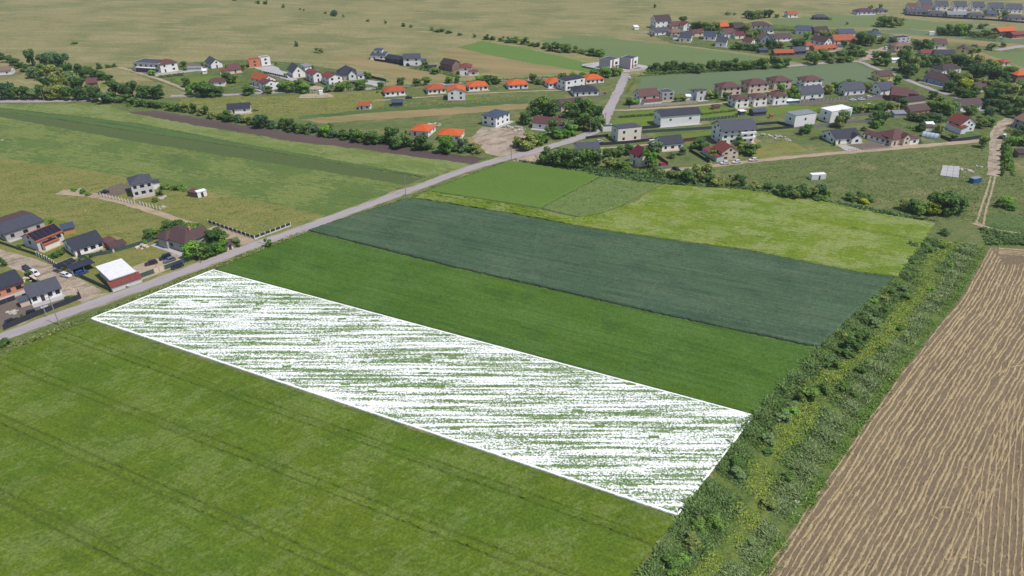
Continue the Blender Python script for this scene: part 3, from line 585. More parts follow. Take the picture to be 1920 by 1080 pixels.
house('brown hipped house with grey walls by the garden trees', (298, 457), (351, 475), 10, 3.6, 'hip', 2.8, 'brown', 'grey', dark=True, door=None, chim=1, blocks=[(4.2, 3.4, 6, 6, 3.6, 'gable', 2.2, 'brown', 'beige', 'y', 'r'), (-3.5, -1.5, 5, 9.5, 3.6, 'hip', 2.0, 'brown', 'grey', 'y')])
house('grey two-storey house with charcoal hip roof standing alone in the meadow', (251.4, 370.5), (291, 363), 9.6, 5.7, 'hip', 2.3, 'grey', 'lightgrey', dark=True, n=3, door=None, blocks=[(5.6, 2.2, 3.2, 3.6, 3.0, 'slab', 0, 'grey', 'white', 'x')])
house('small white site cabin right of the lone grey house', (372, 371.5), (389, 367), 2.6, 2.4, 'slab', 0, 'white', 'white', name='site_cabin', cat='cabin', n=1, over=.08)
house('low brown-roofed lean-to joined to the white cabin', (353, 368), (370, 371), 3.0, 2.1, 'shed', .3, 'redbrown', 'brown', win=False, name='shed', cat='shed', over=.2)
house('small brown-roofed garden shed by the roadside trees', (424, 472), (441, 465), 4, 2.2, 'gable', .9, 'brown', 'beige', name='garden_shed', cat='shed', n=1)
house('small dark red shed beside the charcoal bungalow', (205, 467), (219, 461), 3.4, 2.4, 'shed', .5, 'redbrown', 'red', win=False, name='shed', cat='shed')
house('low brown shack between the bungalow and the green screen', (212, 474), (238, 466), 3.2, 2.1, 'shed', .4, 'brown', 'beige', win=False, name='shed', cat='shed')
house('yellowish timber shelter behind the solar house', (121, 441), (142, 436), 4, 2.3, 'shed', .5, 'bluegrey', 'wood', win=False, name='shed', cat='shed')

# --- upper left row
house('flat-roofed grey villa with white balcony bands', (253, 134), (301, 137), 12, 6.6, 'flat', 0, 'grey', 'grey', dark=True, n=5, door=None, blocks=[(0, -6.9, 15, 1.6, 3.3, 'slab', 0, 'white', 'dark', 'x')])
house('white two-storey house with brown hip roof beside the grey villa', (303, 137), (335, 132), 11, 5.6, 'hip', 2.4, 'redbrown', 'white', dark=True)
house('white bungalow with blue-grey gable turned to the camera', (397, 129), (418, 126), 13, 3.2, 'gable', 3.0, 'grey', 'white', ridge='y', dark=True)
house('low house under a plain dark red gable roof', (431, 138.5), (453, 135.5), 10, 2.5, 'gable', 3.0, 'redbrown', 'beige')
house('unfinished orange brick house without a roof', (468, 127), (490, 125), 9, 5.2, 'flat', 0, 'rust', 'brick', dark=True, door=None)
house('white unfinished concrete cube beside the brick shell', (491, 123.5), (508, 121.5), 7, 5.6, 'flat', 0, 'lightgrey', 'white', dark=True, n=1, door=None)
house('house with bright orange gable roof and pale end wall', (472, 159), (496, 166), 9, 4.8, 'gable', 2.8, 'rust', 'cream')
house('white house with brown roof and balcony in front of the orange one', (487, 167), (500, 171), 8, 4.6, 'gable', 1.6, 'redbrown', 'white', dark=True, blocks=[(2.0, 5.2, 4, 3, 2.7, 'slab', 0, 'white', 'brown', 'x')])
house('low brown hipped bungalow hidden by the big bush', (392, 162), (421, 161), 9, 2.7, 'hip', 2.0, 'redbrown', 'white')
house('white house with steep grey gable roof and dormer', (550, 146), (573, 143), 13, 3.4, 'gable', 4.2, 'grey', 'white', ridge='y', dark=True)
house('small white outbuilding with pale roof behind the first red-and-white house', (573, 137), (585, 135), 6, 4.2, 'shed', .6, 'lightgrey', 'white')
house('white house with half red, half dark roof, left one of the pair', (589, 155), (606, 152), 12, 5.2, 'gable', 1.6, 'red', 'white', ridge='y', dark=True, rc2='charcoal')
house('white house with half red, half dark roof, right one of the pair', (618, 161.5), (643, 157.5), 12, 5.2, 'gable', 1.8, 'red', 'white', ridge='y', dark=True, rc2='charcoal')
house('big grey house with tall dark hip roof and gabled bay', (634, 151), (669, 149), 13, 3.6, 'hip', 5.0, 'charcoal', 'grey', dark=True, blocks=[(3.5, -6, 5, 4, 4.0, 'gable', 2.6, 'charcoal', 'white', 'y', 'f'), (9.2, -4, 4.5, 6, 3.0, 'slab', 0, 'lightgrey', 'white', 'x', 'f')])
house('far grey and white house with raised central part', (695, 112), (722, 112), 12, 3.2, 'hip', 1.8, 'grey', 'white', dark=True, blocks=[(0, 1, 6, 6, 6.2, 'hip', 1.2, 'bluegrey', 'white', 'x', 'f')])
house('far long low grey roof next to the white gabled house', (722, 115), (762, 121), 9, 2.6, 'gable', 1.8, 'charcoal', 'dark')
house('far white two-storey house with grey roof and gabled end', (757, 124), (789, 123), 10, 5.2, 'gable', 2.4, 'grey', 'white', dark=True)
house('small white shed with dark roof by the far bushes', (804, 133), (818, 133), 6, 2.4, 'gable', 1.0, 'charcoal', 'white')
house('dark brown house with red gable and rooftop panels', (826, 131), (848, 135), 9, 4.6, 'gable', 2.8, 'darkbrown', 'brown')
house('white house with red hip roof and red porch', (862, 141), (884, 141), 10, 5.0, 'hip', 2.2, 'red', 'white', dark=True, blocks=[(5.5, -4.0, 6.5, 5, 2.8, 'hip', 1.2, 'red', 'white', 'x', 'f')])
house('dark-roofed cottage behind the hedgerow', (428, 214), (470, 211), 7, 2.8, 'gable', 2.2, 'charcoal', 'white', chim=1, blocks=[])
house('red-brown cottage roof among the left grove', (164, 165), (184, 163), 8, 3.0, 'gable', 2.2, 'redbrown', 'brown')
house('white building with rusty roof at the upper left edge', (-25, 143), (22, 140), 9, 3.0, 'gable', 1.8, 'tan', 'white')
# --- orange bungalows
for i, (p0, p1, rc, lab) in enumerate([((723, 181), (760, 178), 'rust', 'orange hip-roofed bungalow at the left end of the row'), ((803, 177), (836, 174.5), 'rust', 'orange hip-roofed bungalow just behind the two-storey orange house'), ((880, 171), (915, 169), 'orange', 'orange hip-roofed bungalow right of the two-storey orange house'), ((954, 168), (990, 166), 'orange', 'orange hip-roofed bungalow beside the green lawn gap'), ((1029, 165), (1058, 162.5), 'orange', 'orange hip-roofed bungalow left of the white flat-roofed house'), ((1099, 158), (1132, 155), 'orange', 'orange hip-roofed bungalow at the right end of the row')]):
    house(lab, p0, p1, 11, 2.7, 'hip', 2.5, rc, 'white', dark=True, n=4, group='orange roofed bungalows in a row', door=2)
house('white two-storey house with orange gable roof in front of the bungalow row', (840, 188.5), (872.5, 188), 11, 5.6, 'gable', 1.9, 'orange', 'white', ridge='y', dark=True, n=2, door=None)
house('small shed with orange roof and white front in the grass', (673, 205.5), (694, 205.5), 5, 2.4, 'gable', 1.6, 'rust', 'white', name='shed', cat='shed', n=2)
house('open garden shelter with blue-grey roof', (735, 200), (755, 199.5), 4.5, 2.4, 'shed', .7, 'bluegrey', 'dark', win=False, name='garden_shelter', cat='shelter')
house('white flat-roofed two-storey block beside the black hip roof', (1060, 170.5), (1096, 164), 9, 6.4, 'slab', 0, 'charcoal', 'white', dark=True, n=3, door=None, over=.15)
house('bungalow with black hip roof carrying a strip of panels', (1077, 181), (1122, 179), 12, 2.8, 'hip', 2.6, 'charcoal', 'white', dark=True, n=4)
for lab, p0, p1, e in (('grey box house with red stripe, left of the pair', (1123, 127), (1143, 131.5), 6.8), ('grey box house with red stripe, right of the pair', (1161, 126.5), (1181, 130), 7.2)):
    r, L = house(lab, p0, p1, 10, e, 'flat', 0, 'grey', 'grey', dark=True, wins='r', group='two grey box houses')
    box_part('white_panel', r, WALLS['white'], L / 2 + .002, L / 2 + .2, -1.2, 4.9, 2.4, e + .05); box_part('red_stripe', r, WALLS['red'], L / 2 + .003, L / 2 + .26, -3.0, -1.3, .4, e + .04)
    box_part('white_corner', r, WALLS['white'], L / 2 + .003, L / 2 + .24, -4.95, -3.1, .2, e + .04); window(r, L / 2 + .21, 1.8, 3.2, 2.6, 1.8, 'r', M_frame_d)
house('white two-storey house with blue-grey roof on the bare plot', (929.7, 239), (955.5, 228), 9.5, 5.4, 'hip', 1.0, 'bluegrey', 'white', dark=True, n=3, door=None)
house('house with bright orange hip roof behind the hedgerow, left of two', (770, 254), (803, 257), 11, 2.8, 'hip', 2.3, 'orange', 'white')
house('house with bright orange hip roof behind the hedgerow, right of two', (822, 263), (863, 265), 10.5, 2.8, 'hip', 2.3, 'orange', 'white', n=3)
house('old farmhouse with rusty red roof among the trees', (998, 240), (1056, 246), 8, 3.2, 'gable', 2.4, 'redbrown', 'white', chim=2, n=2, door=None)
house('brown roof showing between the farm tree crowns', (1052, 210), (1082, 207), 9, 4.0, 'gable', 2.2, 'brown', 'beige')
# --- village in the middle right
house('low building with one grey roof slope beside the road trees', (1083, 291), (1124, 289), 8, 2.8, 'gable', 2.3, 'grey', 'white', n=2)
house('cream two-storey box house with slit windows', (1158, 267), (1201, 262.5), 8.5, 7.0, 'shed', -.4, 'grey', 'cream', dark=True, n=2, door=None, over=.05)
house('small flat-roofed annex left of the cream box house', (1130, 247), (1150, 246), 5, 2.6, 'flat', 0, 'grey', 'white', win=False, name='annex', cat='annex')
house('tall house with wine red gable roof behind a garden tree', (1180, 303.5), (1197, 313.5), 8.5, 5.0, 'gable', 2.9, 'wine', 'cream', dark=True)
house('white house with dark roof and roof windows beside the brown fence', (1241, 283.5), (1280, 279.5), 9, 3.4, 'gable', 2.8, 'charcoal', 'white', dark=True, n=3, door=None)
house('long white semi-detached house with one dark roof', (1237.5, 238.5), (1311, 232.5), 9, 6.2, 'gable', 2.2, 'charcoal', 'white', n=2, door=None, st=1)
r, L = house('three-storey white house with big grey roof and balconies', (1352, 271.5), (1413, 267), 12, 7.6, 'gable', 3.4, 'grey', 'white', dark=True, n=5, door=None, over=1.0)
for z in (2.7, 5.3): box_part('balcony', r, WALLS['white'], L * .02, L / 2 - .3, -7.6, -6.003, z, z + .95)
house('house with brick red gable roof and beige front by the dirt track', (1335, 291), (1352, 302), 9, 4.4, 'gable', 2.8, 'red', 'beige', dark=True)
house('low red-roofed outbuilding left of the brick red house', (1316, 287), (1343, 304), 3.6, 2.4, 'shed', .6, 'red', 'lightgrey', win=False, name='outbuilding', cat='outbuilding', over=.2)
house('white two-storey block with grey roof edge, left of two', (1488, 239), (1527, 233), 7.5, 6.4, 'slab', 0, 'lightgrey', 'white', dark=True, n=1, st=1, door=None, over=.1)
house('white two-storey block with white roof, right of two', (1555, 231), (1594, 224), 8, 6.4, 'slab', 0, 'white', 'white', dark=True, n=1, door=None, over=.1)
house('white bungalow with charcoal roof and gabled porch by the paved drive', (1565, 271), (1612, 267), 12, 3.0, 'gable', 2.8, 'charcoal', 'white', dark=True, n=3, blocks=[(4.2, -5.5, 6, 4, 3.0, 'gable', 1.9, 'charcoal', 'white', 'y', 'f')])
house('long low outbuilding with dark red roof beside the gravel yard', (1618, 259), (1659, 271), 5.5, 2.7, 'gable', 1.3, 'redbrown', 'white', n=4)
house('house with dark red hip roof, beige gable and white columned porch', (1670, 274), (1708, 269), 11, 3.6, 'hip', 3.4, 'redbrown', 'beige', dark=True, blocks=[(1.5, -5.6, 4, 3, 4.4, 'gable', 1.6, 'redbrown', 'beige', 'y', 'f'), (6.8, -4.6, 6, 5, 3.0, 'hip', 1.2, 'redbrown', 'white', 'x', 'f')])
house('house with flat-looking mauve brown roof and brick base', (1706, 219), (1741, 214), 8, 3.0, 'gable', 2.2, 'brown', 'brick', door=None)
house('big house with dark red roof and brick gable', (1668, 189), (1699, 192), 13, 3.8, 'gable', 3.4, 'redbrown', 'brown', dark=True, blocks=[(7, 6, 9, 7, 3.2, 'hip', 2.0, 'redbrown', 'brown', 'x')])
house('garage with dark roof and white arch beside the big dark red roof', (1702, 197), (1734, 193), 7, 2.4, 'gable', 1.4, 'darkbrown', 'beige', name='garage', cat='garage', win=False)
house('house with grey-brown gable and white base under the trees', (1800, 208), (1840, 205), 8, 3.2, 'gable', 2.6, 'brown', 'white')
house('white house with dark red roof and balconies by the black fence', (1772, 239), (1797, 248.5), 10, 4.4, 'gable', 3.4, 'red', 'white', dark=True, blocks=[(3, -5.0, 9, 3.2, 3.0, 'shed', .9, 'red', 'white', 'x')])
house('grey house with pale brown roof cut by the right edge', (1897, 237), (1938, 252), 12, 4.6, 'gable', 3.0, 'tan', 'grey', dark=True)
for lab, p0, p1 in (('leftmost of the three grey-roofed white houses behind the lane', (1501, 187.5), (1543, 183.5)), ('middle one of the three grey-roofed white houses', (1583, 179.5), (1620, 177)), ('rightmost of the three grey-roofed white houses', (1650, 179.5), (1676, 176))):
    house(lab, p0, p1, 10, 3.6, 'gable', 3.4, 'grey', 'white', dark=True, group='three grey roofed houses on the lane')
house('tall house with red-brown roof and red porch behind the precast fence', (1199, 197), (1234, 194), 9, 5.2, 'gable', 3.2, 'redbrown', 'white', dark=True, blocks=[(1.5, -5.6, 12, 2.6, 2.6, 'shed', .7, 'red', 'white', 'x')])
house('small grey cube house beside the red-brown roof', (1241, 190), (1263, 188), 8, 5.4, 'flat', 0, 'grey', 'grey', dark=True, n=2, door=None)
house('narrow white house with sloping red-brown roof', (1305, 189), (1322, 187), 8, 6.4, 'shed', -1.6, 'redbrown', 'lightgrey', dark=True, n=1)
for lab, p0, p1 in (('left one of three brown hipped houses at the grey-green field', (1352, 181), (1388, 178.5)), ('middle one of three brown hipped houses at the grey-green field', (1403, 174.5), (1440, 171.5)), ('right one of three brown hipped houses at the grey-green field', (1450, 168.5), (1482, 166))):
    house(lab, p0, p1, 10, 5.2, 'hip', 2.6, 'redbrown', 'beige', dark=True, group='brown hipped houses at the field edge')
for lab, p0, p1 in (('leftmost white cube house with brown hip roof', (1378, 202.5), (1403, 200.5)), ('middle white cube house with brown hip roof', (1412, 199.5), (1437, 197.5)), ('rightmost white cube house with brown hip roof', (1449, 196.5), (1474, 194.5))):
    house(lab, p0, p1, 9, 5.0, 'hip', 1.8, 'redbrown', 'white', dark=True, n=2, group='white cube houses on the lawn')
house('white-fronted house with brown hip roof behind the grey-roofed houses', (1507, 165), (1540, 162.5), 9, 4.6, 'hip', 2.2, 'redbrown', 'white', dark=True)
house('brown roof with yellow gable at the lane end', (1648, 153), (1672, 151.5), 9, 3.8, 'gable', 2.4, 'brown', 'yellow')
house('small dark shed left of the orange hut on the lawn', (1412, 218), (1436, 216), 5, 2.4, 'gable', 1.2, 'bluegrey', 'dark', win=False, name='shed', cat='shed')
house('small open pavilion with white roof on the lawn', (1388, 217), (1397, 216), 3, 2.4, 'slab', 0, 'white', 'dark', win=False, name='pavilion', cat='pavilion')
house('tiny orange wooden hut on the lawn', (1443, 222), (1449, 222), 1.8, 1.8, 'gable', .6, 'rust', 'wood', win=False, name='playhouse', cat='playhouse', over=.15)
house('small brown dog-house-like hut on the verge', (1338, 206), (1349, 205), 3, 1.8, 'gable', .9, 'darkbrown', 'wood', win=False, name='hut', cat='hut')
# --- right grove houses
house('long barn with brown roof and blue-white wall in the grove', (1730, 153), (1771, 163), 11, 3.4, 'gable', 3.2, 'brown', 'blue', n=3)
house('dark brown hipped house behind the long barn', (1765, 142), (1800, 137), 10, 3.6, 'hip', 2.8, 'darkbrown', 'white')
house('bright yellow house with brown roof', (1791, 106.5), (1812, 108.5), 10, 5.6, 'gable', 2.2, 'brown', 'yellow', ridge='y', dark=True)
house('long grey roof left of the yellow house', (1755, 109), (1790, 109), 9, 2.8, 'gable', 2.4, 'charcoal', 'beige')
house('low red roof left of the long grey roof', (1727, 106), (1752, 106.5), 8, 2.6, 'gable', 1.8, 'red', 'beige')
house('white house with brown-red gable roof beyond the trees', (1750, 91.5), (1773, 92), 9, 4.2, 'gable', 3.0, 'redbrown', 'cream')
house('modern grey box with white slanted roof edge', (1679, 83), (1705, 81), 9, 5.0, 'flat', 0, 'charcoal', 'lightgrey', dark=True, n=3)
house('terracotta hip-roofed house left of the grove', (1676, 94), (1711, 94), 10, 2.8, 'hip', 2.6, 'tan', 'beige')
house('low brown roof buried in the grove', (1829, 171), (1856, 170), 8, 2.6, 'gable', 2.0, 'brown', 'brown')
house('red brick house with orange roof at the right edge', (1903, 156), (1940, 154), 9, 5.0, 'hip', 2.0, 'orange', 'brown')
house('tiny orange roof above the grove', (1879, 123), (1893, 122.5), 6, 2.4, 'hip', 1.6, 'rust', 'beige')
house('dark-walled house with bright orange roof at the far right', (1871, 69), (1902, 67), 9, 4.4, 'gable', 2.4, 'orange', 'dark')
house('low red building at the far right edge', (1898, 72), (1935, 70), 8, 3.0, 'gable', 1.6, 'red', 'red')
# --- far village
for lab, p0, p1, D, e, rt, ri, rc, wc, rd in (
    ('tall white house with dark steep roof at the far village edge', (1229, 54), (1257, 52), 10, 6.6, 'gable', 4.2, 'darkbrown', 'white', 'x'),
    ('low pale house with grey gable in front of the tall white one', (1228, 67), (1256, 64.5), 10, 3.0, 'gable', 2.6, 'grey', 'white', 'x'),
    ('house with tan hip roof beside the low pale gable', (1258, 68), (1285, 66.5), 11, 2.8, 'hip', 2.6, 'tan', 'beige', 'x'),
    ('small white house with bright red roof and dormer', (1281, 57), (1297, 56), 8, 4.4, 'gable', 2.6, 'red', 'white', 'y'),
    ('dark brown roof behind the red dormer house', (1260, 55), (1281, 54), 10, 3.4, 'gable', 2.6, 'redbrown', 'beige', 'x'),
    ('grey-roofed house with white triangular gable facing right', (1273, 78), (1295, 79.5), 8, 3.6, 'gable', 3.6, 'grey', 'white', 'x'),
    ('low brown roof between the grey gables', (1295, 68.5), (1318, 67), 9, 2.8, 'hip', 2.2, 'redbrown', 'beige', 'x'),
    ('slate grey roof with a white end gable', (1319, 74.5), (1341, 76), 9, 3.2, 'gable', 3.2, 'bluegrey', 'white', 'x'),
    ('grey house with white gable and dark carport', (1341, 86.5), (1361, 88), 8, 3.8, 'gable', 3.2, 'grey', 'white', 'x'),
    ('bright orange roof among the far village trees', (1347, 57), (1366, 56), 9, 3.2, 'gable', 2.8, 'orange', 'brown', 'x'),
    ('mauve brown house left of the small red roof', (1358, 71), (1377, 70), 9, 3.6, 'gable', 3.0, 'redbrown', 'white', 'x'),
    ('low house with vivid red roof in the far village', (1378, 72.5), (1395, 71.5), 7, 3.0, 'gable', 2.0, 'wine', 'white', 'x'),
    ('dark roof with chimney behind the vivid red one', (1376, 61), (1395, 60), 9, 4.0, 'gable', 3.4, 'darkbrown', 'brown', 'x'),
    ('small white house with mauve roof by the hedge corner', (1391, 83), (1408, 85.5), 7, 2.8, 'gable', 2.4, 'redbrown', 'white', 'x'),
    ('long brown hipped bungalow at the top of the far village', (1408, 53.5), (1445, 54), 12, 2.6, 'hip', 2.8, 'brown', 'white', 'x'),
    ('steep brown roof with blue glazed gable', (1425, 80), (1449, 80), 10, 2.4, 'gable', 5.0, 'tan', 'blue', 'y'),
    ('small grey shed roof with white eave above the glazed gable', (1432, 63), (1450, 62.5), 6, 3.0, 'gable', 1.8, 'grey', 'white', 'x'),
    ('brown double gable right of the glazed one', (1455, 78), (1484, 76), 9, 2.6, 'gable', 3.0, 'brown', 'white', 'x'),
    ('grey-blue gabled house with white terrace', (1492, 64), (1521, 65), 10, 3.4, 'gable', 3.2, 'bluegrey', 'white', 'x'),
    ('dark-roofed house right of the white terrace', (1527, 66), (1553, 64.5), 9, 3.2, 'gable', 3.0, 'darkbrown', 'brown', 'x'),
    ('mauve roof with white gable windows', (1518, 81), (1545, 87), 9, 3.2, 'gable', 3.2, 'brown', 'white', 'x'),
    ('big rusty orange roof with brown lower eaves', (1563, 83), (1601, 82), 10, 3.2, 'gable', 3.4, 'rust', 'beige', 'x'),
    ('blue-grey roofed house behind the rusty orange one', (1573, 69), (1602, 68), 9, 3.0, 'gable', 2.6, 'bluegrey', 'white', 'x'),
    ('long low red roof at the near side of the far village', (1452, 105.5), (1488, 104.5), 7, 2.4, 'gable', 1.8, 'rust', 'brown', 'x'),
    ('grey roof joined to the long red one', (1489, 103.5), (1511, 102), 8, 2.8, 'gable', 2.4, 'grey', 'dark', 'x'),
    ('long low orange roof beside the hedge', (1528, 99), (1568, 95), 7, 2.6, 'gable', 1.8, 'rust', 'brick', 'x'),
    ('round-looking orange roof above the grey one', (1510, 92), (1527, 91), 7, 2.6, 'hip', 2.0, 'rust', 'beige', 'x'),
    ('lone low grey roof on the green strip', (1526, 37.5), (1553, 38), 9, 2.4, 'hip', 2.4, 'grey', 'dark', 'x'),
    ('lone small house with orange roof on the far strip', (1477, 33), (1495, 32.5), 8, 3.2, 'gable', 2.2, 'rust', 'white', 'x'),
    ('pale blue-grey house half behind the village trees', (1633, 70), (1652, 70), 9, 3.0, 'hip', 2.4, 'bluegrey', 'white', 'x'),
    ('low house with purple hip roof at the far plain edge', (1607, 28), (1641, 27.5), 11, 2.6, 'hip', 3.0, 'purple', 'white', 'x'),
    ('low grey roof right of the purple one', (1645, 25.5), (1664, 25), 9, 2.6, 'hip', 2.0, 'grey', 'grey', 'x')):
    house(lab, p0, p1, D, e, rt, ri, rc, wc, ridge=rd, dark=True)
for i, (x0, x1, y) in enumerate([(1724, 1746, 17), (1754, 1776, 19), (1788, 1811, 20), (1822, 1844, 21), (1854, 1880, 23), (1889, 1915, 25)]):
    house('white gabled house with grey roof, %s from the left in the back row' % ordinal(i + 1), (x0, y), (x1, y + .3), 10, 4.4, 'gable', 4.2, 'grey', 'white', dark=True, group='back row of grey roofed houses')
for i, (x0, x1, y, rc) in enumerate([(1700, 1735, 27.5, 'grey'), (1740, 1773, 31, 'grey'), (1776, 1812, 32.5, 'lightgrey'), (1815, 1847, 34.5, 'grey'), (1851, 1868, 31, 'bluegrey'), (1888, 1922, 39, 'grey')]):
    house('low grey-roofed house, %s from the left in the front row' % ordinal(i + 1), (x0, y), (x1, y + .3), 9, 2.6, 'hip' if i % 2 else 'gable', 2.4, rc, 'grey', dark=True, group='front row of grey roofed houses')
for lab, x0, x1, y in (('small red-brown roof left of the grey rows', 1703, 1720, 19), ('small red-brown roof between the two grey rows', 1730, 1745, 23)):
    house(lab, (x0, y), (x1, y), 8, 3.2, 'gable', 3.0, 'redbrown', 'white', dark=True)

for lab, x0, x1, y, rc, wc in (('tiny grey shed roof beside the tan hip roof', 1262, 1270, 74, 'grey', 'white'), ('tiny red shed in the far village centre', 1310, 1320, 62, 'red', 'beige'), ('tiny white hut beside the concrete frame', 1190, 1198, 56, 'white', 'white'), ('small dark shed behind the vivid red roof', 1398, 1408, 66, 'darkbrown', 'brown'), ('small pale shed by the glazed gable', 1452, 1464, 86, 'lightgrey', 'white'), ('small blue-roofed shed in front of the far village', 1424, 1440, 100, 'bluegrey', 'dark'),
    ('small brown annex beside the mauve roof', 1548, 1562, 80, 'brown', 'white'), ('small red shed right of the rusty orange roof', 1604, 1616, 84, 'red', 'brown'), ('small grey annex of the long orange roof', 1568, 1580, 93, 'grey', 'beige'), ('small brown shed below the terracotta roof', 1668, 1680, 103, 'brown', 'beige'), ('small pale shed at the village square', 1640, 1652, 104, 'tan', 'beige'), ('white shed roof among the grove trees', 1672, 1686, 118, 'white', 'white'),
    ('small grey shed beside the yellow house', 1820, 1834, 96, 'charcoal', 'white'), ('small red annex of the low dark red house', 413, 428, 140, 'red', 'white'), ('pale low annex behind the white garden wall', 352, 378, 134, 'lightgrey', 'white'), ('white tent-like shed right of the garden wall', 380, 388, 139, 'white', 'white'), ('small orange lean-to between the red-and-white houses', 606, 613, 154, 'orange', 'white'), ('small orange lean-to left of the red-and-white houses', 578, 588, 151, 'orange', 'brown'),
    ('small dark garage beside the far white gable', 789, 800, 121, 'grey', 'white'), ('small brown hut in the right hand gardens', 1735, 1748, 246, 'brown', 'white'), ('small pale hut above the greenhouse', 1736, 1750, 241, 'white', 'white'), ('low grey shed left of the mauve brown roof', 1676, 1698, 221, 'lightgrey', 'grey'), ('small pale shed by the overgrown garden', 1662, 1674, 206, 'white', 'beige'), ('small dark hut at the right edge', 1908, 1924, 296, 'darkbrown', 'brown'), ('small annex of the narrow white house', 1286, 1300, 188, 'white', 'white')):
    house(lab, (x0, y), (x1, y - .5), 4.0, 2.2, 'gable' if len(lab) % 2 else 'shed', .9, rc, wc, win=False, name='shed', cat='shed', over=.25)
# --- other structures
def carport():
    c, rz, L = frame_of((138, 519), (182, 504), 5.2)
    r = thing('carport', 'dark flat-roofed carport beside the lane', 'carport', c, rz)
    part('roof', boxes('roof', [(-L / 2, L / 2, -2.6, 2.6, 2.45, 2.6)]), r, ROOFS['charcoal'])
    for x in (-L / 2 + .15, 0, L / 2 - .15):
        for y in (-2.4, 2.4): box_part('post', r, M_fgrey, x - .08, x + .08, y - .08, y + .08, -.1, 2.449)
    box_part('end_wall', r, WALLS['lightgrey'], -L / 2 + .24, -L / 2 + .36, -2.3, 2.3, -.1, 2.448)
    box_part('back_wall', r, WALLS['dark'], -L / 2 + .37, L / 2 - .3, 2.2, 2.31, -.1, 2.447)
    c, rz, L = frame_of((118, 513), (146, 501), 5)
    r = thing('solar_canopy', 'ground canopy of tilted solar panels behind the lane fence', 'solar array', c, rz)
    for x in (-3, 0, 3):
        for y in (-2, 2): box_part('post', r, M_fgrey, x - .06, x + .06, y - .06, y + .06, -.1, 1.9 + .12 * y)
    for i in range(4):
        for j in range(3): part('solar_panel', SOLAR, r, M_panel, (-2.7 + 1.78 * i, -1.3 + 1.15 * j, 2.0 + .14 * j), (.12, 0, 0))
carport()
def greenhouse():
    c, rz, L = frame_of((1727, 257), (1757, 262.5), 5)
    r = thing('greenhouse', 'pale arched plastic greenhouse by the black fence', 'greenhouse', c, rz); n = 10; V, Fc = [], []
    for x in (-L / 2, L / 2): V += [(x, 2.5 * math.cos(math.pi * k / n), 2.6 * math.sin(math.pi * k / n)) for k in range(n + 1)]
    Fc = [(k, k + 1, k + n + 2, k + n + 1) for k in range(n)] + [tuple(range(n + 1)), tuple(range(2 * n + 1, n, -1))]
    part('cover', me('cover', V, Fc, M_poly), r)
    for q in range(5):
        x = -L / 2 + L * q / 4; hv, hf = [], []
        for k in range(n + 1):
            cs, sn = math.cos(math.pi * k / n), math.sin(math.pi * k / n); hv += [(x - .05, 2.5 * cs, 2.6 * sn), (x - .05, 2.58 * cs, 2.68 * sn), (x + .05, 2.58 * cs, 2.68 * sn), (x + .05, 2.5 * cs, 2.6 * sn)]
            if k: hf += [(4 * k - 4 + a, 4 * k - 4 + (a + 1) % 4, 4 * k + (a + 1) % 4, 4 * k + a) for a in range(4)]
        part('hoop', me('hoop', hv, hf, M_metal), r)
    box_part('door', r, M_fgrey, L / 2 + .003, L / 2 + .06, -.6, .6, 0, 1.9)
greenhouse()
def container(label, P0, P1, D, h, wm, win=True):
    c, rz, L = frame_of(P0, P1, D); r = thing('site_container', label, 'container', c, rz)
    box_part('body', r, wm, -L / 2, L / 2, -D / 2, D / 2, .1, h); box_part('roof', r, ROOFS['white'], -L / 2 - .05, L / 2 + .05, -D / 2 - .05, D / 2 + .05, h + .002, h + .12)
    for x in (-L / 2 + .1, L / 2 - .1): box_part('skid', r, M_metal, x - .1, x + .1, -D / 2 + .05, D / 2 - .05, 0, .098)
    n = int(L / .45)
    for k in range(n): box_part('rib', r, wm, -L / 2 + (k + .3) * L / n, -L / 2 + (k + .55) * L / n, -D / 2 - .04, -D / 2 - .002, .2, h - .05)
    if win: part('door', DOORM, r, M_metal, (L * .06, -D / 2 - .03, .15), (0, 0, 0), (.8, 1, 1.9))
container('white ribbed site container with dark door on the open grass', (1521, 338), (1547.5, 336.5), 2.4, 2.5, WALLS['white'])
container('tiny white cabin in the far field corner below the lane', (599, 178), (606, 177.5), 2.2, 2.4, WALLS['white'], False)
container('white trailer body beside the far solitary trees', (1742, 66), (1759, 66), 2.5, 2.8, WALLS['white'], False)
def tank():
    c, rz, L = frame_of((1824, 345), (1839, 342), 2.4); r = thing('water_tank', 'blue tank box with pale lid beside the farm track', 'tank', c, rz)
    box_part('body', r, M_bluet, -L / 2, L / 2, -1.2, 1.2, 0, 2.2); box_part('lid', r, ROOFS['lightgrey'], -L / 2 - .08, L / 2 + .08, -1.28, 1.28, 2.202, 2.35)
    for x in (-.35, .35): box_part('batten', r, M_metal, L * x - .06, L * x + .06, -1.26, -1.202, .05, 2.1)
    c, rz, L = frame_of((1477, 194), (1500, 192), 5); r = thing('blue_pool', 'blue tarp-covered pool beside the white cube houses', 'pool', c, rz)
    box_part('wall', r, M_bluet, -L / 2, L / 2, -2.5, 2.5, 0, 1.3); box_part('cover', r, ROOFS['white'], -L / 2 - .1, L / 2 + .1, -2.6, 2.6, 1.302, 1.4)
    for k in range(5): box_part('brace', r, M_metal, -L / 2 + L * (k + .5) / 5 - .05, -L / 2 + L * (k + .5) / 5 + .05, -2.62, -2.502, 0, 1.3)
tank()
sl = [G(1767, 311), G(1799, 313), G(1797, 334.5), G(1762, 330)]
r = thing('concrete_slab', 'pale concrete foundation slab with debris beside the track', 'slab', sl[0].lerp(sl[2], .5)); c0 = sl[0].lerp(sl[2], .5)
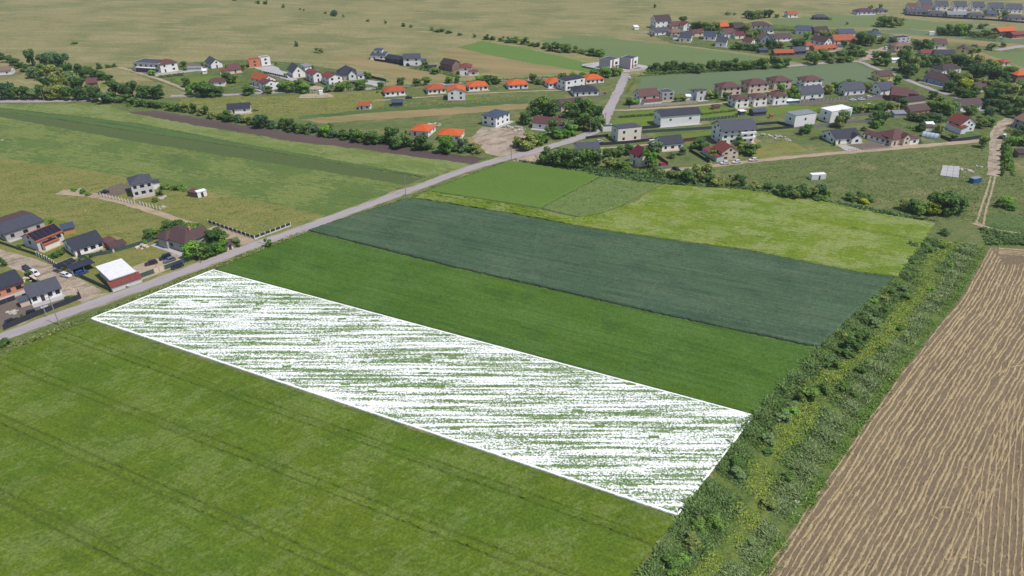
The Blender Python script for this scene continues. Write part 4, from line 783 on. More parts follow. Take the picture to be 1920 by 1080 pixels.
for i in range(3):
    for j in range(2):
        def q(u, w): return (sl[0].lerp(sl[1], u)).lerp(sl[3].lerp(sl[2], u), w) - c0
        e = .006; cs = [q(i / 3 + e, j / 2 + e), q((i + 1) / 3 - e, j / 2 + e), q((i + 1) / 3 - e, (j + 1) / 2 - e), q(i / 3 + e, (j + 1) / 2 - e)]
        part('slab_panel', me('slab_panel', [p for p in cs] + [p + Vector((0, 0, .35 + .01 * ((i + j) % 2))) for p in cs], [(0, 1, 2, 3), (4, 7, 6, 5), (0, 4, 5, 1), (1, 5, 6, 2), (2, 6, 7, 3), (3, 7, 4, 0)], M_slab), r)
def rubble(label, px, py, n, rad, mat=M_rubble, cat='rubble', name='rubble_heap'):
    c = G(px, py); V, Fc = [], []; r_ = random.Random(px * 31 + py)
    for k in range(n):
        a, d = r_.random() * 6.28, rad * r_.random() ** .7; s = .2 + .5 * r_.random(); z = max(0, (1 - d / rad)) * rad * .35 * r_.random()
        x, y = d * math.cos(a), d * math.sin(a); b = boxv(x - s, x + s * r_.uniform(.4, 1.2), y - s * r_.uniform(.3, 1), y + s, z - .1, z + s * r_.uniform(.3, .9)); an = r_.random()
        b = [(x + (p[0] - x) * math.cos(an) - (p[1] - y) * math.sin(an), y + (p[0] - x) * math.sin(an) + (p[1] - y) * math.cos(an), p[2] + .15 * (p[0] - x)) for p in b]
        i = len(V); V += b; Fc += [tuple(q + i for q in f) for f in BOXF]
    o = part(name, me(name, V, Fc, mat), None, loc=c); tag(o, label, cat)
rubble('white heap of debris right of the concrete slab', 1810, 320, 18, 3)
rubble('flat pale sheet pile near the farm track', 1822, 323, 6, 1.2)
rubble('long pale board pile north of the blue tank', 1835, 313, 6, 1.6)
rubble('row of white rubble bags behind the three-storey house', 1430, 255, 16, 4.5)
rubble('grey scrap heap in the grass right of the white bags', 1458, 258, 20, 4, M_conc)
rubble('pale rubble scattered below the scrap heap', 1476, 263, 8, 2.5)
rubble('building rubble beside the left orange hip roof', 812, 236, 26, 4.5)
rubble('sand and stone heap on the bare plot', 970, 243, 24, 5, M_rubble)
rubble('second low heap along the bare plot', 953, 240, 14, 3.5, M_rubble)
rubble('timber heap in the yard behind the black fence', 24, 586, 12, 1.6, M_rubble)
rubble('brick heap between brick house and lane', 55, 525, 22, 3, WALLS['beige'])
rubble('small white heap at the end of the white post fence', 304, 390, 8, 1.5)
rubble('white building bags in front of the lone grey house', 305, 371, 10, 2)
rubble('red and white heap by the green screen fence', 268, 463, 14, 2.6, WALLS['beige'])
rubble('white flat scrap on the shaded meadow edge', 2, 264, 4, 1.2)
rubble('white junk heap beside the narrow white house', 1288, 182, 16, 4)
rubble('pale debris near the white greenhouse-like frames', 1665, 210, 22, 5)
rubble('white scraps on the grass right of the green hedge row', 1897, 308, 10, 2.4)
rubble('grey bollard-like stack left of the post fence', 146, 357, 8, 1.2, M_conc)

# ------------------------------------------------------------------ fences
POST = boxes('post', [(-.5, .5, -.5, .5, 0, 1)])
def fence(label, px, step, ph, pt, pm, h0, h1, panel_m, plinth=None, thick=.05, name='fence', pmat2=None):
    pts = [G(*p) for p in px]; r = thing(name, label, 'fence', pts[0])
    for a, b in zip(pts[:-1], pts[1:]):
        d = b - a; n = max(1, int(round(d.length / step))); rz = math.atan2(d.y, d.x); s = d.length / n
        for i in range(n + 1):
            if i == n and b is not pts[-1]: continue
            p = a + d * (i / n) - pts[0]; part('post', POST, r, pm, (p.x, p.y, -.05), (0, 0, rz), (pt, pt, ph))
        for i in range(n):
            p = a + d * ((i + .5) / n) - pts[0]
            if panel_m: part('panel', POST, r, panel_m, (p.x, p.y, h0), (0, 0, rz), (s - pt - .01, thick, h1 - h0))
            if plinth: part('plinth', POST, r, plinth, (p.x, p.y, -.05), (0, 0, rz), (s - pt - .004, thick + .1, h0 + .045))
    return r
fence('long black panel fence along the road in the left corner', [(8, 619), (60, 597), (105, 579), (153, 560), (147, 549)], 2.5, 2.0, .08, M_metal, .05, 1.9, M_fdark)
fence('black panel fence between brick house and grey bungalow', [(-20, 580), (30, 562)], 2.5, 1.8, .08, M_fgrey, .05, 1.7, M_fdark)
fence('black panel fence across from the parked white cars', [(48, 520), (84, 541)], 2.5, 1.8, .08, M_metal, .05, 1.7, M_fdark)
fence('green screen fence left of the white-roofed workshop', [(149, 520), (206, 546), (214, 543)], 2.5, 1.8, .06, M_metal, .05, 1.7, M_fgreen)
fence('green screen fence right of the workshop', [(258, 524), (289, 513)], 2.5, 1.9, .06, M_metal, .05, 1.8, M_fgreen)
fence('green screen fence behind the parked dark hatchback', [(310, 506), (368, 485)], 2.5, 1.9, .06, M_metal, .05, 1.8, M_fgreen)
fence('green screen fence around the bungalow garden', [(147, 486), (200, 477), (245, 465), (287, 452)], 2.5, 1.6, .06, M_metal, .05, 1.5, M_fgreen)
fence('light wooden gate panel of the car park', [(290, 512.5), (309, 506.5)], 2.0, 1.9, .1, M_fwood, .1, 1.8, WALLS['beige'], name='gate')
fence('row of white concrete posts with low wall in front of the lone house', [(189, 368), (253, 383)], 1.9, 1.7, .3, M_fwhite, .3, .32, None, M_conc)
fence('shorter row of white posts right of the gap', [(263, 384), (300, 394)], 1.9, 1.7, .3, M_fwhite, .3, .32, None, M_conc)
fence('white post fence with dark panels at the lane mouth', [(391, 419), (478, 449), (545, 424)], 2.4, 1.75, .32, M_fwhite, .5, 1.5, M_fdark, M_fwhite, .06)
fence('white pillared fence in front of the solar house', [(70, 480), (90, 490), (117, 507)], 1.8, 1.9, .34, M_fwhite, .5, 1.6, M_fdark, M_conc)
fence('green mesh fence along the lane below the barn-like house', [(0, 457), (36, 469), (70, 480)], 2.5, 1.4, .06, M_metal, .05, 1.3, M_fgreen)
fence('pale precast fence in front of the red-brown roofs', [(1182, 203), (1240, 199), (1307, 194)], 2.6, 2.0, .3, M_fpink, .1, 1.7, M_fpink, None, .1)
fence('dark fence below the cream box house', [(1123, 273), (1175, 269.5), (1224, 264)], 2.6, 1.7, .07, M_metal, .05, 1.6, M_fdark)
fence('dark fence left of the cream box house', [(1098, 261), (1140, 256)], 2.6, 1.6, .07, M_metal, .05, 1.5, M_fdark)
fence('dark fence between the two lawns', [(1203, 250), (1270, 246), (1334, 242)], 2.6, 1.7, .07, M_metal, .05, 1.6, M_fgreen)
fence('dark fence at the foot of the long white house', [(1204, 242), (1238, 239)], 2.6, 1.7, .07, M_metal, .05, 1.6, M_fdark)
fence('green fence right of the long white house', [(1312, 228), (1350, 224), (1384, 220)], 2.6, 1.8, .1, M_fwhite, .05, 1.7, M_fgreen)
fence('thin dark fence right of the three-storey house', [(1414, 247), (1456, 243), (1488, 240)], 2.6, 1.6, .07, M_metal, .05, 1.5, M_fdark)
fence('dark fence behind the lawn of the left white block', [(1411, 236), (1458, 232), (1486, 240)], 2.6, 1.6, .07, M_metal, .05, 1.5, M_fdark)
fence('brown board fence right of the dark-roofed white house', [(1281, 266), (1316, 262)], 2.4, 2.0, .1, M_fwood, .05, 1.9, M_fwood)
fence('dark board fence along the red outbuilding', [(1292, 283), (1330, 306)], 2.4, 1.6, .1, M_fwood, .05, 1.5, M_fdark)
fence('dark red fence beside the wine red house', [(1222, 288), (1252, 310)], 2.4, 1.8, .1, M_fwood, .05, 1.7, M_fwood)
fence('grey gate fence by the pink car', [(1234, 317), (1256, 314)], 2.4, 1.5, .1, M_fgrey, .05, 1.4, M_fgrey)
fence('grey fence in front of the two white blocks', [(1495, 243), (1556, 236), (1600, 231), (1638, 228)], 2.6, 1.5, .12, M_fgrey, .05, 1.4, M_fgrey)
fence('grey fence behind the right white block', [(1596, 219), (1636, 216)], 2.6, 1.7, .12, M_fgrey, .05, 1.6, M_fgrey)
fence('white fence in front of the two box houses', [(1158, 136), (1195, 133), (1232, 129)], 2.4, 1.8, .3, M_fwhite, .05, 1.5, M_fwhite)
fence('low grey wall left of the box houses', [(1091, 126.5), (1134, 135)], 3, 1.4, .2, M_fgrey, .05, 1.3, M_fgrey)
fence('white wall behind the left box house', [(1091, 124), (1123, 119.5)], 3, 1.5, .2, M_fwhite, .05, 1.4, M_fwhite)
fence('grey pillared fence along the three grey-roofed houses', [(1500, 193), (1580, 187), (1660, 181)], 2.8, 1.6, .25, M_fwhite, .05, 1.3, M_fgrey)
fence('black fence below the white house with dark red roof', [(1763, 258), (1783, 266), (1812, 263), (1838, 259)], 2.5, 1.8, .08, M_metal, .05, 1.7, M_fdark)
fence('slender grey fence at the paved drive', [(1590, 284), (1616, 282)], 1.6, 1.4, .1, M_metal, 1.0, 1.1, M_metal)
fence('low pale wall along the gravel yard', [(1617, 282), (1672, 277.5)], 2.5, .9, .2, M_conc, .02, .7, M_conc)
fence('dark fence in front of the far grey houses', [(702, 114), (735, 119), (768, 125)], 3, 1.9, .1, M_metal, .05, 1.8, M_fdark)
fence('dark hedge-like fence right of the big grey hip roof', [(681, 143), (724, 153)], 3, 1.9, .1, M_metal, .05, 1.8, M_fgreen)
fence('dark fence between the red-and-white house and the grey hip roof', [(643, 158), (668, 158)], 3, 1.7, .1, M_metal, .05, 1.6, M_fdark)
fence('white wall of the white house beside the grey villa', [(292, 143), (340, 137), (390, 131)], 3, 1.6, .3, M_fwhite, .05, 1.3, M_fwhite)
fence('white fence with dark panels by the brick shell', [(494, 137), (540, 147)], 2.4, 1.7, .3, M_fwhite, .3, 1.4, M_fdark, M_fwhite)
fence('row of white garden posts in the far village', [(1457, 66), (1491, 62)], 1.8, 1.9, .3, M_fwhite, .3, .32, None, M_conc)
fence('dark long fence below the grey-roofed far rows', [(1696, 29), (1780, 34.5), (1850, 38), (1925, 44)], 4, 1.8, .15, M_metal, .05, 1.6, M_fdark)
fence('white posts beside the far concrete frame', [(1198, 63), (1216, 62)], 1.6, 2.2, .35, M_fwhite, .3, .32, None, M_conc)

# ------------------------------------------------------------------ utility poles
def pole(label, px, py, h, arm=True, ang=.8):
    r = thing('utility_pole', label, 'utility pole', G(px, py), ang, 'utility poles along the roads'); n = 8; V = []
    for z, q in ((-.2, .17), (h, .1)): V += [(q * math.cos(6.283 * k / n), q * math.sin(6.283 * k / n), z) for k in range(n)]
    part('shaft', me('shaft', V, [(k, (k + 1) % n, n + (k + 1) % n, n + k) for k in range(n)] + [tuple(range(n - 1, -1, -1)), tuple(range(n, 2 * n))], M_pole), r)
    if arm:
        box_part('crossarm', r, M_metal, -.75, .75, .1, .2, h - .6, h - .48)
        for x in (-.65, 0, .65): box_part('insulator', r, M_fwhite, x - .05, x + .05, .11, .19, h - .478, h - .28)
    return r
for lab, x, y, h in (('pole at the verge near the white plot corner', 111.7, 609.4, 10.4), ('pole by the garden trees where the person stands', 375, 488, 8), ('pole beside the roadside bush at the lane mouth', 502, 459, 8.5), ('pole on the straight road beside the blue-green field', 761, 366, 8.8), ('pole at the road bend by the bare plot', 959, 300, 8), ('pole in front of the farm tree clump', 1106, 251, 8), ('pole at the foot of the uphill road', 1134, 238, 8), ('pole beside the left grove road', 83, 189, 8), ('pole at the hedge of the grey-green field', 1276, 137, 8), ('pole in the middle of the field hedge', 1340, 134, 8), ('pole beside the long red roof of the far village', 1514, 117, 9), ('pole beside the right hand grove', 1669, 108, 9), ('pole behind the far grey rows', 1868, 36, 9), ('short lamp post behind the black fence', 88, 594, 4.5)):
    pole(lab, x, y, h, h > 5)

# ------------------------------------------------------------------ cars
def loft(sec):
    """sec: list of (x, [(y,z)...half section from bottom to top]) mirrored"""
    V, Fc, n = [], [], None
    for x, pr in sec:
        full = [(-y, z) for y, z in pr] + [(y, z) for y, z in reversed(pr)]; n = len(full); V += [(x, y, z) for y, z in full]
    for i in range(len(sec) - 1):
        Fc += [(i * n + k, i * n + (k + 1) % n, (i + 1) * n + (k + 1) % n, (i + 1) * n + k) for k in range(n)]
    Fc += [tuple(range(n - 1, -1, -1)), tuple(range((len(sec) - 1) * n, len(sec) * n))]; return V, Fc
def car_meshes(kind):
    top = dict(hatch=1.5, sedan=1.45, suv=1.72, van=2.0)[kind]; b = .95 if kind != 'van' else 1.15; Lh = 2.15 if kind != 'van' else 2.5
    S = lambda x, w, z: (x, [(w * .9, .25), (w, .5), (w, z * .8), (w * .93, z)])
    V, Fc = loft([S(-Lh, .72, b * .8), S(-Lh + .25, .86, b), S(-Lh + .8, .9, b + .02), S(0, .9, b), S(Lh - 1.0, .88, b * .95), S(Lh - .3, .82, b * .85), S(Lh, .66, b * .66)])
    x0, x1, x2, x3 = dict(hatch=(-Lh + .1, -Lh + .55, .35, 1.05), sedan=(-Lh + .55, -Lh + 1.2, .3, 1.05), suv=(-Lh + .06, -Lh + .4, .5, 1.15), van=(-Lh + .04, -Lh + .15, 1.2, 1.95))[kind]
    n = len(V); z0 = b - .05
    cab = [(x0, .78, z0), (x1, .66, top), (x2, .66, top), (x3, .78, z0)]
    for x, w, z in cab: V += [(x, -w, z), (x, w, z)]
    Fc += [(n, n + 2, n + 3, n + 1), (n + 2, n + 4, n + 5, n + 3), (n + 4, n + 6, n + 7, n + 5), (n, n + 6, n + 4, n + 2), (n + 1, n + 3, n + 5, n + 7)]
    body = me('car_body', V, Fc)
    def lerp(a, c, t): return tuple(a[i] * (1 - t) + c[i] * t for i in range(3))
    def quad(A, B_, C_, D_, off, i0=.1, i1=.9):
        p = [lerp(lerp(A, B_, u), lerp(D_, C_, u), w) for u, w in ((i0, .12), (i1, .12), (i1, .88), (i0, .88))]
        return me('glass', [tuple(q[k] + off[k] for k in range(3)) for q in p], [(0, 1, 2, 3)], M_glass)
    c = [((x, -w, z), (x, w, z)) for x, w, z in cab]
    glass = [('windscreen', quad(c[3][0], c[3][1], c[2][1], c[2][0], (.012, 0, .008))), ('rear_window', quad(c[0][1], c[0][0], c[1][0], c[1][1], (-.012, 0, .008))),
             ('side_window', quad(c[0][0], c[3][0], c[2][0], c[1][0], (0, -.012, 0), .06, .94)), ('side_window', quad(c[3][1], c[0][1], c[1][1], c[2][1], (0, .012, 0), .06, .94))]
    return body, glass, Lh, b
def cyl_y(r_, w, n=12):
    V = [(r_ * math.cos(6.283 * k / n), y, r_ * math.sin(6.283 * k / n)) for y in (-w / 2, w / 2) for k in range(n)]
    return V, [(k, (k + 1) % n, n + (k + 1) % n, n + k) for k in range(n)] + [tuple(range(n - 1, -1, -1)), tuple(range(n, 2 * n))]
TYRE = me('tyre', *cyl_y(.33, .22), M_rubber); RIM = me('rim', *cyl_y(.2, .24), M_rim)
LAMP = boxes('lamp', [(-.05, .05, -.16, .16, -.06, .06)])
CARM = {}
def car(label, P, Q, kind, paint, z=0.1, group=None):
    """P, Q: pixels of rear and front"""
    if kind not in CARM: CARM[kind] = car_meshes(kind)
    body, glass, Lh, b = CARM[kind]; a, c = G(*P), G(*Q); d = c - a; m_ = (a + c) / 2
    r = thing('car' if kind != 'van' else 'van', label, 'car' if kind != 'van' else 'van', (m_.x, m_.y, z), math.atan2(d.y, d.x), group)
    part('body', body, r, CARP[paint])
    for nm, gm in glass: part(nm, gm, r)
    for x in (-Lh + .8, Lh - .85):
        for y in (-.82, .82): w = part('wheel', TYRE, r, loc=(x, y, .33)); part('rim', RIM, w)
    for y in (-.55, .55): part('headlight', LAMP, r, M_lamp, (Lh - .06, y, b * .58)); part('tail_light', LAMP, r, M_tail, (-Lh + .02, y, b * .7))
car('white hatchback parked at the roadside by the workshop', (242, 537), (217, 542), 'hatch', 'white', .13)
car('white estate car in the sandy lane mouth', (116, 517), (134, 521), 'hatch', 'white', .11)
car('white pickup-like car by the brick house fence', (58, 511), (76, 520), 'suv', 'white', .11)
car('dark car behind the white one at the brick house', (45, 503), (58, 510), 'hatch', 'navy', .11)
car('dark purple car on the packed car park', (296, 493), (272, 499), 'hatch', 'purple', .1)
car('dark blue estate car on the car park, behind the grey one', (322, 482), (299, 489), 'suv', 'navy', .1)
car('grey car on the car park next to the dark blue one', (329, 487), (308, 494), 'hatch', 'grey', .1)
car('dark blue hatchback parked on the road before the green screen', (343, 499), (323, 506), 'suv', 'navy', .13)
car('white van-like car behind the workshop lean-to', (238, 516), (252, 512), 'hatch', 'silver', .1)
car('black car inside the black fence', (57, 592), (72, 588), 'suv', 'black', .1)
car('black car in the corner of the black fence', (18, 608), (30, 603), 'hatch', 'black', .1)
car('pale car beside the lamp post in the yard', (82, 584), (98, 579), 'hatch', 'silver', .1)
car('black car left of the lone grey house', (204, 361), (187, 364), 'sedan', 'black', .1)
car('blue car under the carport', (146, 517), (162, 511), 'hatch', 'blue', .05)
car('white car at the red house, leftmost of three', (1367, 307.5), (1350, 308.5), 'hatch', 'white', .12)
car('white car at the red house, middle of three', (1389, 305), (1372, 307), 'hatch', 'white', .12)
car('white car at the red house, rightmost of three', (1420, 301.5), (1404, 302.5), 'hatch', 'white', .12)
car('dark car on the grass end of the dirt track', (1263, 318), (1272, 321), 'hatch', 'black', .05)
car('bright pink-red car beside the wine red house', (1237, 312), (1247, 309), 'hatch', 'red', .05)
car('white van parked by the dark-roofed white house', (1216, 270), (1233, 268), 'van', 'white', .1)
car('red and white car beside the cream box house', (1120, 268), (1128, 266), 'hatch', 'silver', .1)
car('white van behind the hedge left of the wine red house', (1160, 283), (1171, 287), 'van', 'white', .05)
car('white van on the sandy lane at the right', (1880, 262), (1884, 255), 'van', 'white', .13)
car('black car next to the white van on the sandy lane', (1874, 262), (1877, 257), 'hatch', 'black', .13)
car('white car on the bright grass, left of two', (1592, 189.5), (1605, 188.5), 'sedan', 'white', .06)
car('white car on the bright grass, right of two', (1609, 188.5), (1621, 187.5), 'sedan', 'white', .06)
car('white car behind the grey lane wall', (1624, 184), (1634, 183), 'hatch', 'white', .06)
car('black car before the leftmost grey-roofed house', (1518, 190), (1531, 188.5), 'hatch', 'black', .1)
car('dark car on the path before the orange bungalows', (762, 185), (771, 184.5), 'hatch', 'black', .1)
car('white car at the top of the uphill road', (1179, 150), (1182, 146), 'hatch', 'white', .13)
car('dark car in the drive between red-and-white houses', (581, 162), (590, 160), 'hatch', 'black', .1)
car('white van on the village sandy square', (1654, 95), (1667, 90), 'van', 'white', .12)
car('blue car in front of the balcony house', (524, 169), (531, 168.5), 'hatch', 'blue', .12)
car('white car beside the big grove tree', (1669, 132), (1677, 130), 'hatch', 'white', .1)
car('white car on the lawn edge below the grey-roofed houses', (1626, 199), (1633, 198), 'hatch', 'white', .06)
car('red car beside the far low pale house', (1219, 69), (1227, 67.5), 'suv', 'red', .05)

# ------------------------------------------------------------------ one person at the road edge
def person():
    c = G(377.5, 493); r = thing('person', 'person in dark red top and dark trousers standing at the road edge', 'person', (c.x, c.y, .13), 2.2)
    bm = bpy.data.meshes.new('body')
    vv = [(0, 0, .95), (0, 0, 1.2), (0, 0, 1.42), (0, .01, 1.52), (0, .02, 1.66), (.1, 0, .9), (.11, .02, .5), (.11, -.02, .08), (.11, .12, .04), (-.1, 0, .9), (-.13, .1, .5), (-.14, .05, .08), (-.14, .2, .04), (.2, 0, 1.4), (.27, -.03, 1.12), (.26, .06, .88), (.25, .1, .8), (-.2, 0, 1.4), (-.27, -.05, 1.12), (-.25, .12, .95), (-.24, .2, .92)]
    ee = [(0, 1), (1, 2), (2, 3), (3, 4), (0, 5), (5, 6), (6, 7), (7, 8), (0, 9), (9, 10), (10, 11), (11, 12), (2, 13), (13, 14), (14, 15), (15, 16), (2, 17), (17, 18), (18, 19), (19, 20)]
    rad = [.15, .16, .15, .06, .11, .09, .065, .045, .04, .09, .065, .045, .04, .065, .05, .04, .035, .065, .05, .04, .035]
    bm.from_pydata(vv, ee, []); o = bpy.data.objects.new('body', bm); link(o, r)
    sk = o.modifiers.new('skin', 'SKIN'); layer = bm.skin_vertices[0].data if bm.skin_vertices else None
    if layer is None: bpy.context.view_layer.update(); layer = bm.skin_vertices[0].data if bm.skin_vertices else None
    if layer is not None:
        for i, q in enumerate(rad): layer[i].radius = (q, q * .8)
        layer[0].use_root = True
    ss = o.modifiers.new('sub', 'SUBSURF'); ss.levels = 1; ss.render_levels = 1
    m, nt, b = new_mat('person_cloth'); tc = nd(nt, 'ShaderNodeTexCoord'); sp = nd(nt, 'ShaderNodeSeparateXYZ'); nt.links.new(tc.outputs['Object'], sp.inputs[0])
    rp = nd(nt, 'ShaderNodeValToRGB'); rp.color_ramp.interpolation = 'CONSTANT'; e = rp.color_ramp.elements
    e[0].position = 0; e[0].color = C(50, 44, 52); e[1].position = .52; e[1].color = C(104, 52, 62)
    q = e.new(.85); q.color = C(206, 160, 136)
    dv = nd(nt, 'ShaderNodeMath', operation='DIVIDE'); nt.links.new(sp.outputs['Z'], dv.inputs[0]); dv.inputs[1].default_value = 1.78
    nt.links.new(dv.outputs[0], rp.inputs[0]); nt.links.new(rp.outputs[0], b.inputs['Base Color']); bm.materials.append(m)
    n = 8; V = [(0, .03, 1.79)] + [(.1 * math.cos(6.283 * k / n) * s, .03 + .11 * math.sin(6.283 * k / n) * s, z) for z, s in ((1.76, .7), (1.7, 1.08)) for k in range(n)]
    Fc = [(0, 1 + k, 1 + (k + 1) % n) for k in range(n)] + [(1 + k, 1 + n + k, 1 + n + (k + 1) % n, 1 + (k + 1) % n) for k in range(n)]
    part('hair', me('hair', V, Fc), r, M_rubber)
person()

# ------------------------------------------------------------------ trees and shrubs
def crown_mesh(name, seed, nl, n, zc, rz_, leaf, droop=0.0, flat=0.0):
    """unit crown (radius about 1, height 0..1): leaf faces spread through lumpy lobes"""
    q = np.random.default_rng(seed); lob = []
    for k in range(nl):
        a = q.random() * 6.283; rr = .62 * math.sqrt(q.random()); zz = zc + rz_ * q.uniform(-.75, .72)
        lob.append((rr * math.cos(a), rr * math.sin(a), zz, q.uniform(.26, .46), rz_ * q.uniform(.26, .44)))
    P = []; Nrm = []
    for k in range(n):
        l = lob[q.integers(nl)]; d = q.normal(size=3); d /= np.linalg.norm(d); s = q.uniform(.55, 1.06)
        P.append((l[0] + d[0] * l[3] * s, l[1] + d[1] * l[3] * s, max(.03, l[2] + d[2] * l[4] * s))); Nrm.append(d)
    P = np.array(P); Nrm = np.array(Nrm); Nrm = Nrm + q.normal(0, .5, Nrm.shape); Nrm[:, 2] += .35; Nrm /= np.linalg.norm(Nrm, axis=1)[:, None]
    up = q.normal(size=Nrm.shape); t1 = np.cross(Nrm, up); t1 /= np.linalg.norm(t1, axis=1)[:, None]; t2 = np.cross(Nrm, t1)
    s = (leaf * q.uniform(.6, 1.5, n))[:, None]; zf = np.array([1, 1, .45])
    c4 = [P + (t1 * s) * zf, P + (t2 * s * .75) * zf, P - (t1 * s) * zf, P - (t2 * s * .75) * zf]
    V = np.stack(c4, 1).reshape(-1, 3); V[:, 2] = np.maximum(V[:, 2], .01); F_ = np.arange(4 * n).reshape(-1, 4)
    m = npmesh(name, V, F_); lt = np.array([q.uniform(.75, 1.25) for _ in lob])
    tone = (q.uniform(.7, 1.3, n))[:, None] * np.c_[np.ones(n) * q.uniform(.9, 1.1, n), np.ones(n), q.uniform(.8, 1.1, n), np.ones(n)]
    at = m.attributes.new('tone', 'FLOAT_COLOR', 'POINT'); at.data.foreach_set('color', np.repeat(tone, 4, 0).astype(np.float32).ravel())
    return m
def trunk_mesh(name, seed, limbs, top):
    q = random.Random(seed); V, Fc = [], []
    def tube(p, r0, e, r1, n=6):
        p, e = Vector(p), Vector(e); ax = (e - p).normalized(); u = ax.orthogonal().normalized(); w = ax.cross(u); i = len(V)
        for c, r_ in ((p, r0), (e, r1)): V.extend([tuple(c + (u * math.cos(6.283 * k / n) + w * math.sin(6.283 * k / n)) * r_) for k in range(n)])
        Fc.extend([(i + k, i + (k + 1) % n, i + n + (k + 1) % n, i + n + k) for k in range(n)])
    tube((0, 0, -.02), .085, (.02, .01, top * .45), .06); tube((.02, .01, top * .45), .06, (.0, .03, top), .025)
    for k in range(limbs):
        a = 6.283 * (k + q.random() * .6) / limbs; z = top * q.uniform(.3, .6); tube((.015, .01, z), .045, (.5 * math.cos(a), .5 * math.sin(a), z + top * q.uniform(.2, .4)), .015)
    return me(name, V, Fc, M_bark)
CROWN = {'tree': [crown_mesh('crown', s, 15, 1500, .52, .47, .1) for s in range(1, 6)],
         'tall': [crown_mesh('crown', 20 + s, 15, 1300, .52, .48, .11) for s in range(3)],
         'bush': [crown_mesh('foliage', 40 + s, 10, 1000, .42, .48, .105) for s in range(5)],
         'wispy': [crown_mesh('crown', 60 + s, 9, 420, .55, .45, .09) for s in range(2)]}
TRUNK = {'tree': [trunk_mesh('trunk', s, 5, .75) for s in range(2)], 'tall': [trunk_mesh('trunk', 9, 5, .85)], 'bush': [trunk_mesh('stem', 5, 5, .6)], 'wispy': [trunk_mesh('trunk', 8, 6, .85)]}
trees = []
def tree(px, py, h, r, leaf='mid', kind='tree', grp=None, z=0.0):
    trees.append((px, py, h, r, leaf, kind, grp, z))
def build_trees():
    cnt = {}
    for t in trees: cnt.setdefault(t[6], []).append(t)
    for grp, ts in cnt.items():
        ts = sorted(ts, key=lambda t: t[0])
        for i, (px, py, h, r, leaf, kind, g_, z) in enumerate(ts):
            bush = kind == 'bush'; noun = 'shrub' if bush else 'tree'
            tone = dict(dark='dark green', mid='green', olive='olive', grey='grey green', yellow='yellow green', fresh='fresh green', blue='bluish green')[leaf]
            if len(ts) == 1: lab = '%s %s %s' % (tone, noun, grp)
            else: lab = '%s %s, %s from the left %s' % (tone, noun, ordinal(i + 1), grp)
            o = thing(noun, lab, noun, (*G(px, py).xy, z), random.random() * 6.28, ('shrubs ' if bush else 'trees ') + grp)
            s = (r * random.uniform(.92, 1.08), r * random.uniform(.92, 1.08), h)
            part('stem' if bush else 'trunk', random.choice(TRUNK[kind]), o, scale=s)
            part('foliage' if bush else 'crown', random.choice(CROWN[kind]), o, LEAF[leaf], scale=s)
def many(grp, kind, leafs, rows):
    for row in rows:
        px, py, h, r = row[:4]; tree(px, py, h, r, row[4] if len(row) > 4 else random.choice(leafs), kind, grp)
# left grove
many('in the left grove', 'tree', ['dark', 'mid', 'grey', 'olive'], [(62, 124, 13, 4.5, 'dark'), (84, 126, 10, 5, 'grey'), (104, 132, 13, 6, 'blue'), (122, 138, 14, 6, 'blue'), (134, 150, 12, 5, 'dark'), (80, 142, 9, 5, 'mid'), (62, 146, 8, 4.5, 'grey'), (98, 152, 11, 5, 'olive'), (116, 158, 12, 5, 'olive'), (138, 166, 12, 5, 'grey'), (84, 164, 8, 5), (108, 176, 12, 5, 'olive'), (128, 180, 13, 5, 'olive'), (150, 178, 11, 5, 'dark'), (160, 152, 8, 4), (148, 136, 7, 3.5, 'dark'), (166, 138, 6, 4, 'dark'), (178, 144, 6, 4), (192, 150, 7, 4, 'dark'), (206, 156, 6, 4, 'dark'),
    (4, 187, 10, 4.5, 'dark'), (18, 186, 12, 5, 'blue'), (34, 186, 9, 4.5, 'dark'), (50, 186, 8, 4.5), (66, 186, 7, 4.5), (82, 186, 9, 4.5, 'dark'), (96, 187, 8, 4.5), (112, 187, 9, 5, 'olive'), (130, 187, 8, 4.5, 'dark'), (150, 187, 9, 4.5, 'dark'), (168, 186, 9, 4.5, 'dark'), (184, 190, 9, 5, 'dark'), (200, 194, 8, 5, 'blue'), (218, 182, 11, 5, 'dark'), (234, 183, 10, 4.5, 'grey'), (250, 182, 11, 5, 'dark'), (268, 184, 9, 4.5), (282, 184, 9, 5, 'dark'), (298, 184, 9, 5, 'dark')])
many('at the upper left edge', 'bush', ['dark', 'mid'], [(2, 112, 7, 5), (16, 116, 6, 5), (30, 122, 6, 4.5), (36, 128, 5, 4), (50, 134, 6, 4), (186, 129, 5, 3), (202, 127, 3, 2.5), (214, 126, 3, 2.5), (140, 82, 2, 4)])
hp = resample([Vector((x, y, 0)) for x, y in [(196, 196), (262, 203), (330, 213), (400, 226), (450, 234), (500, 244), (560, 253), (620, 260), (680, 270), (720, 276), (760, 281), (800, 285), (850, 289), (895, 294)]], 56)
for i, (x, y) in enumerate(hp):
    if 300 < x < 318 or 815 < x < 828: continue
    h = random.uniform(4, 6.8); tree(x + random.uniform(-3, 3), y + random.uniform(-4, .5) - 4.5, h, random.uniform(2.8, 4.1), random.choice(['dark', 'dark', 'mid', 'blue', 'olive']), 'bush', 'in the hedgerow along the ploughed strip')
many('rising above the ploughed strip hedgerow', 'tree', ['dark', 'mid'], [(430, 228, 7, 4), (492, 240, 8, 4.5, 'blue'), (545, 246, 7, 3), (612, 256, 7, 3.5, 'fresh'), (672, 266, 7.5, 4), (700, 270, 7, 4), (735, 270, 9, 4.5), (752, 278, 8, 5, 'dark'), (790, 282, 8, 4.5, 'dark'), (838, 287, 9, 5, 'fresh'), (868, 284, 7, 3.5, 'grey')])
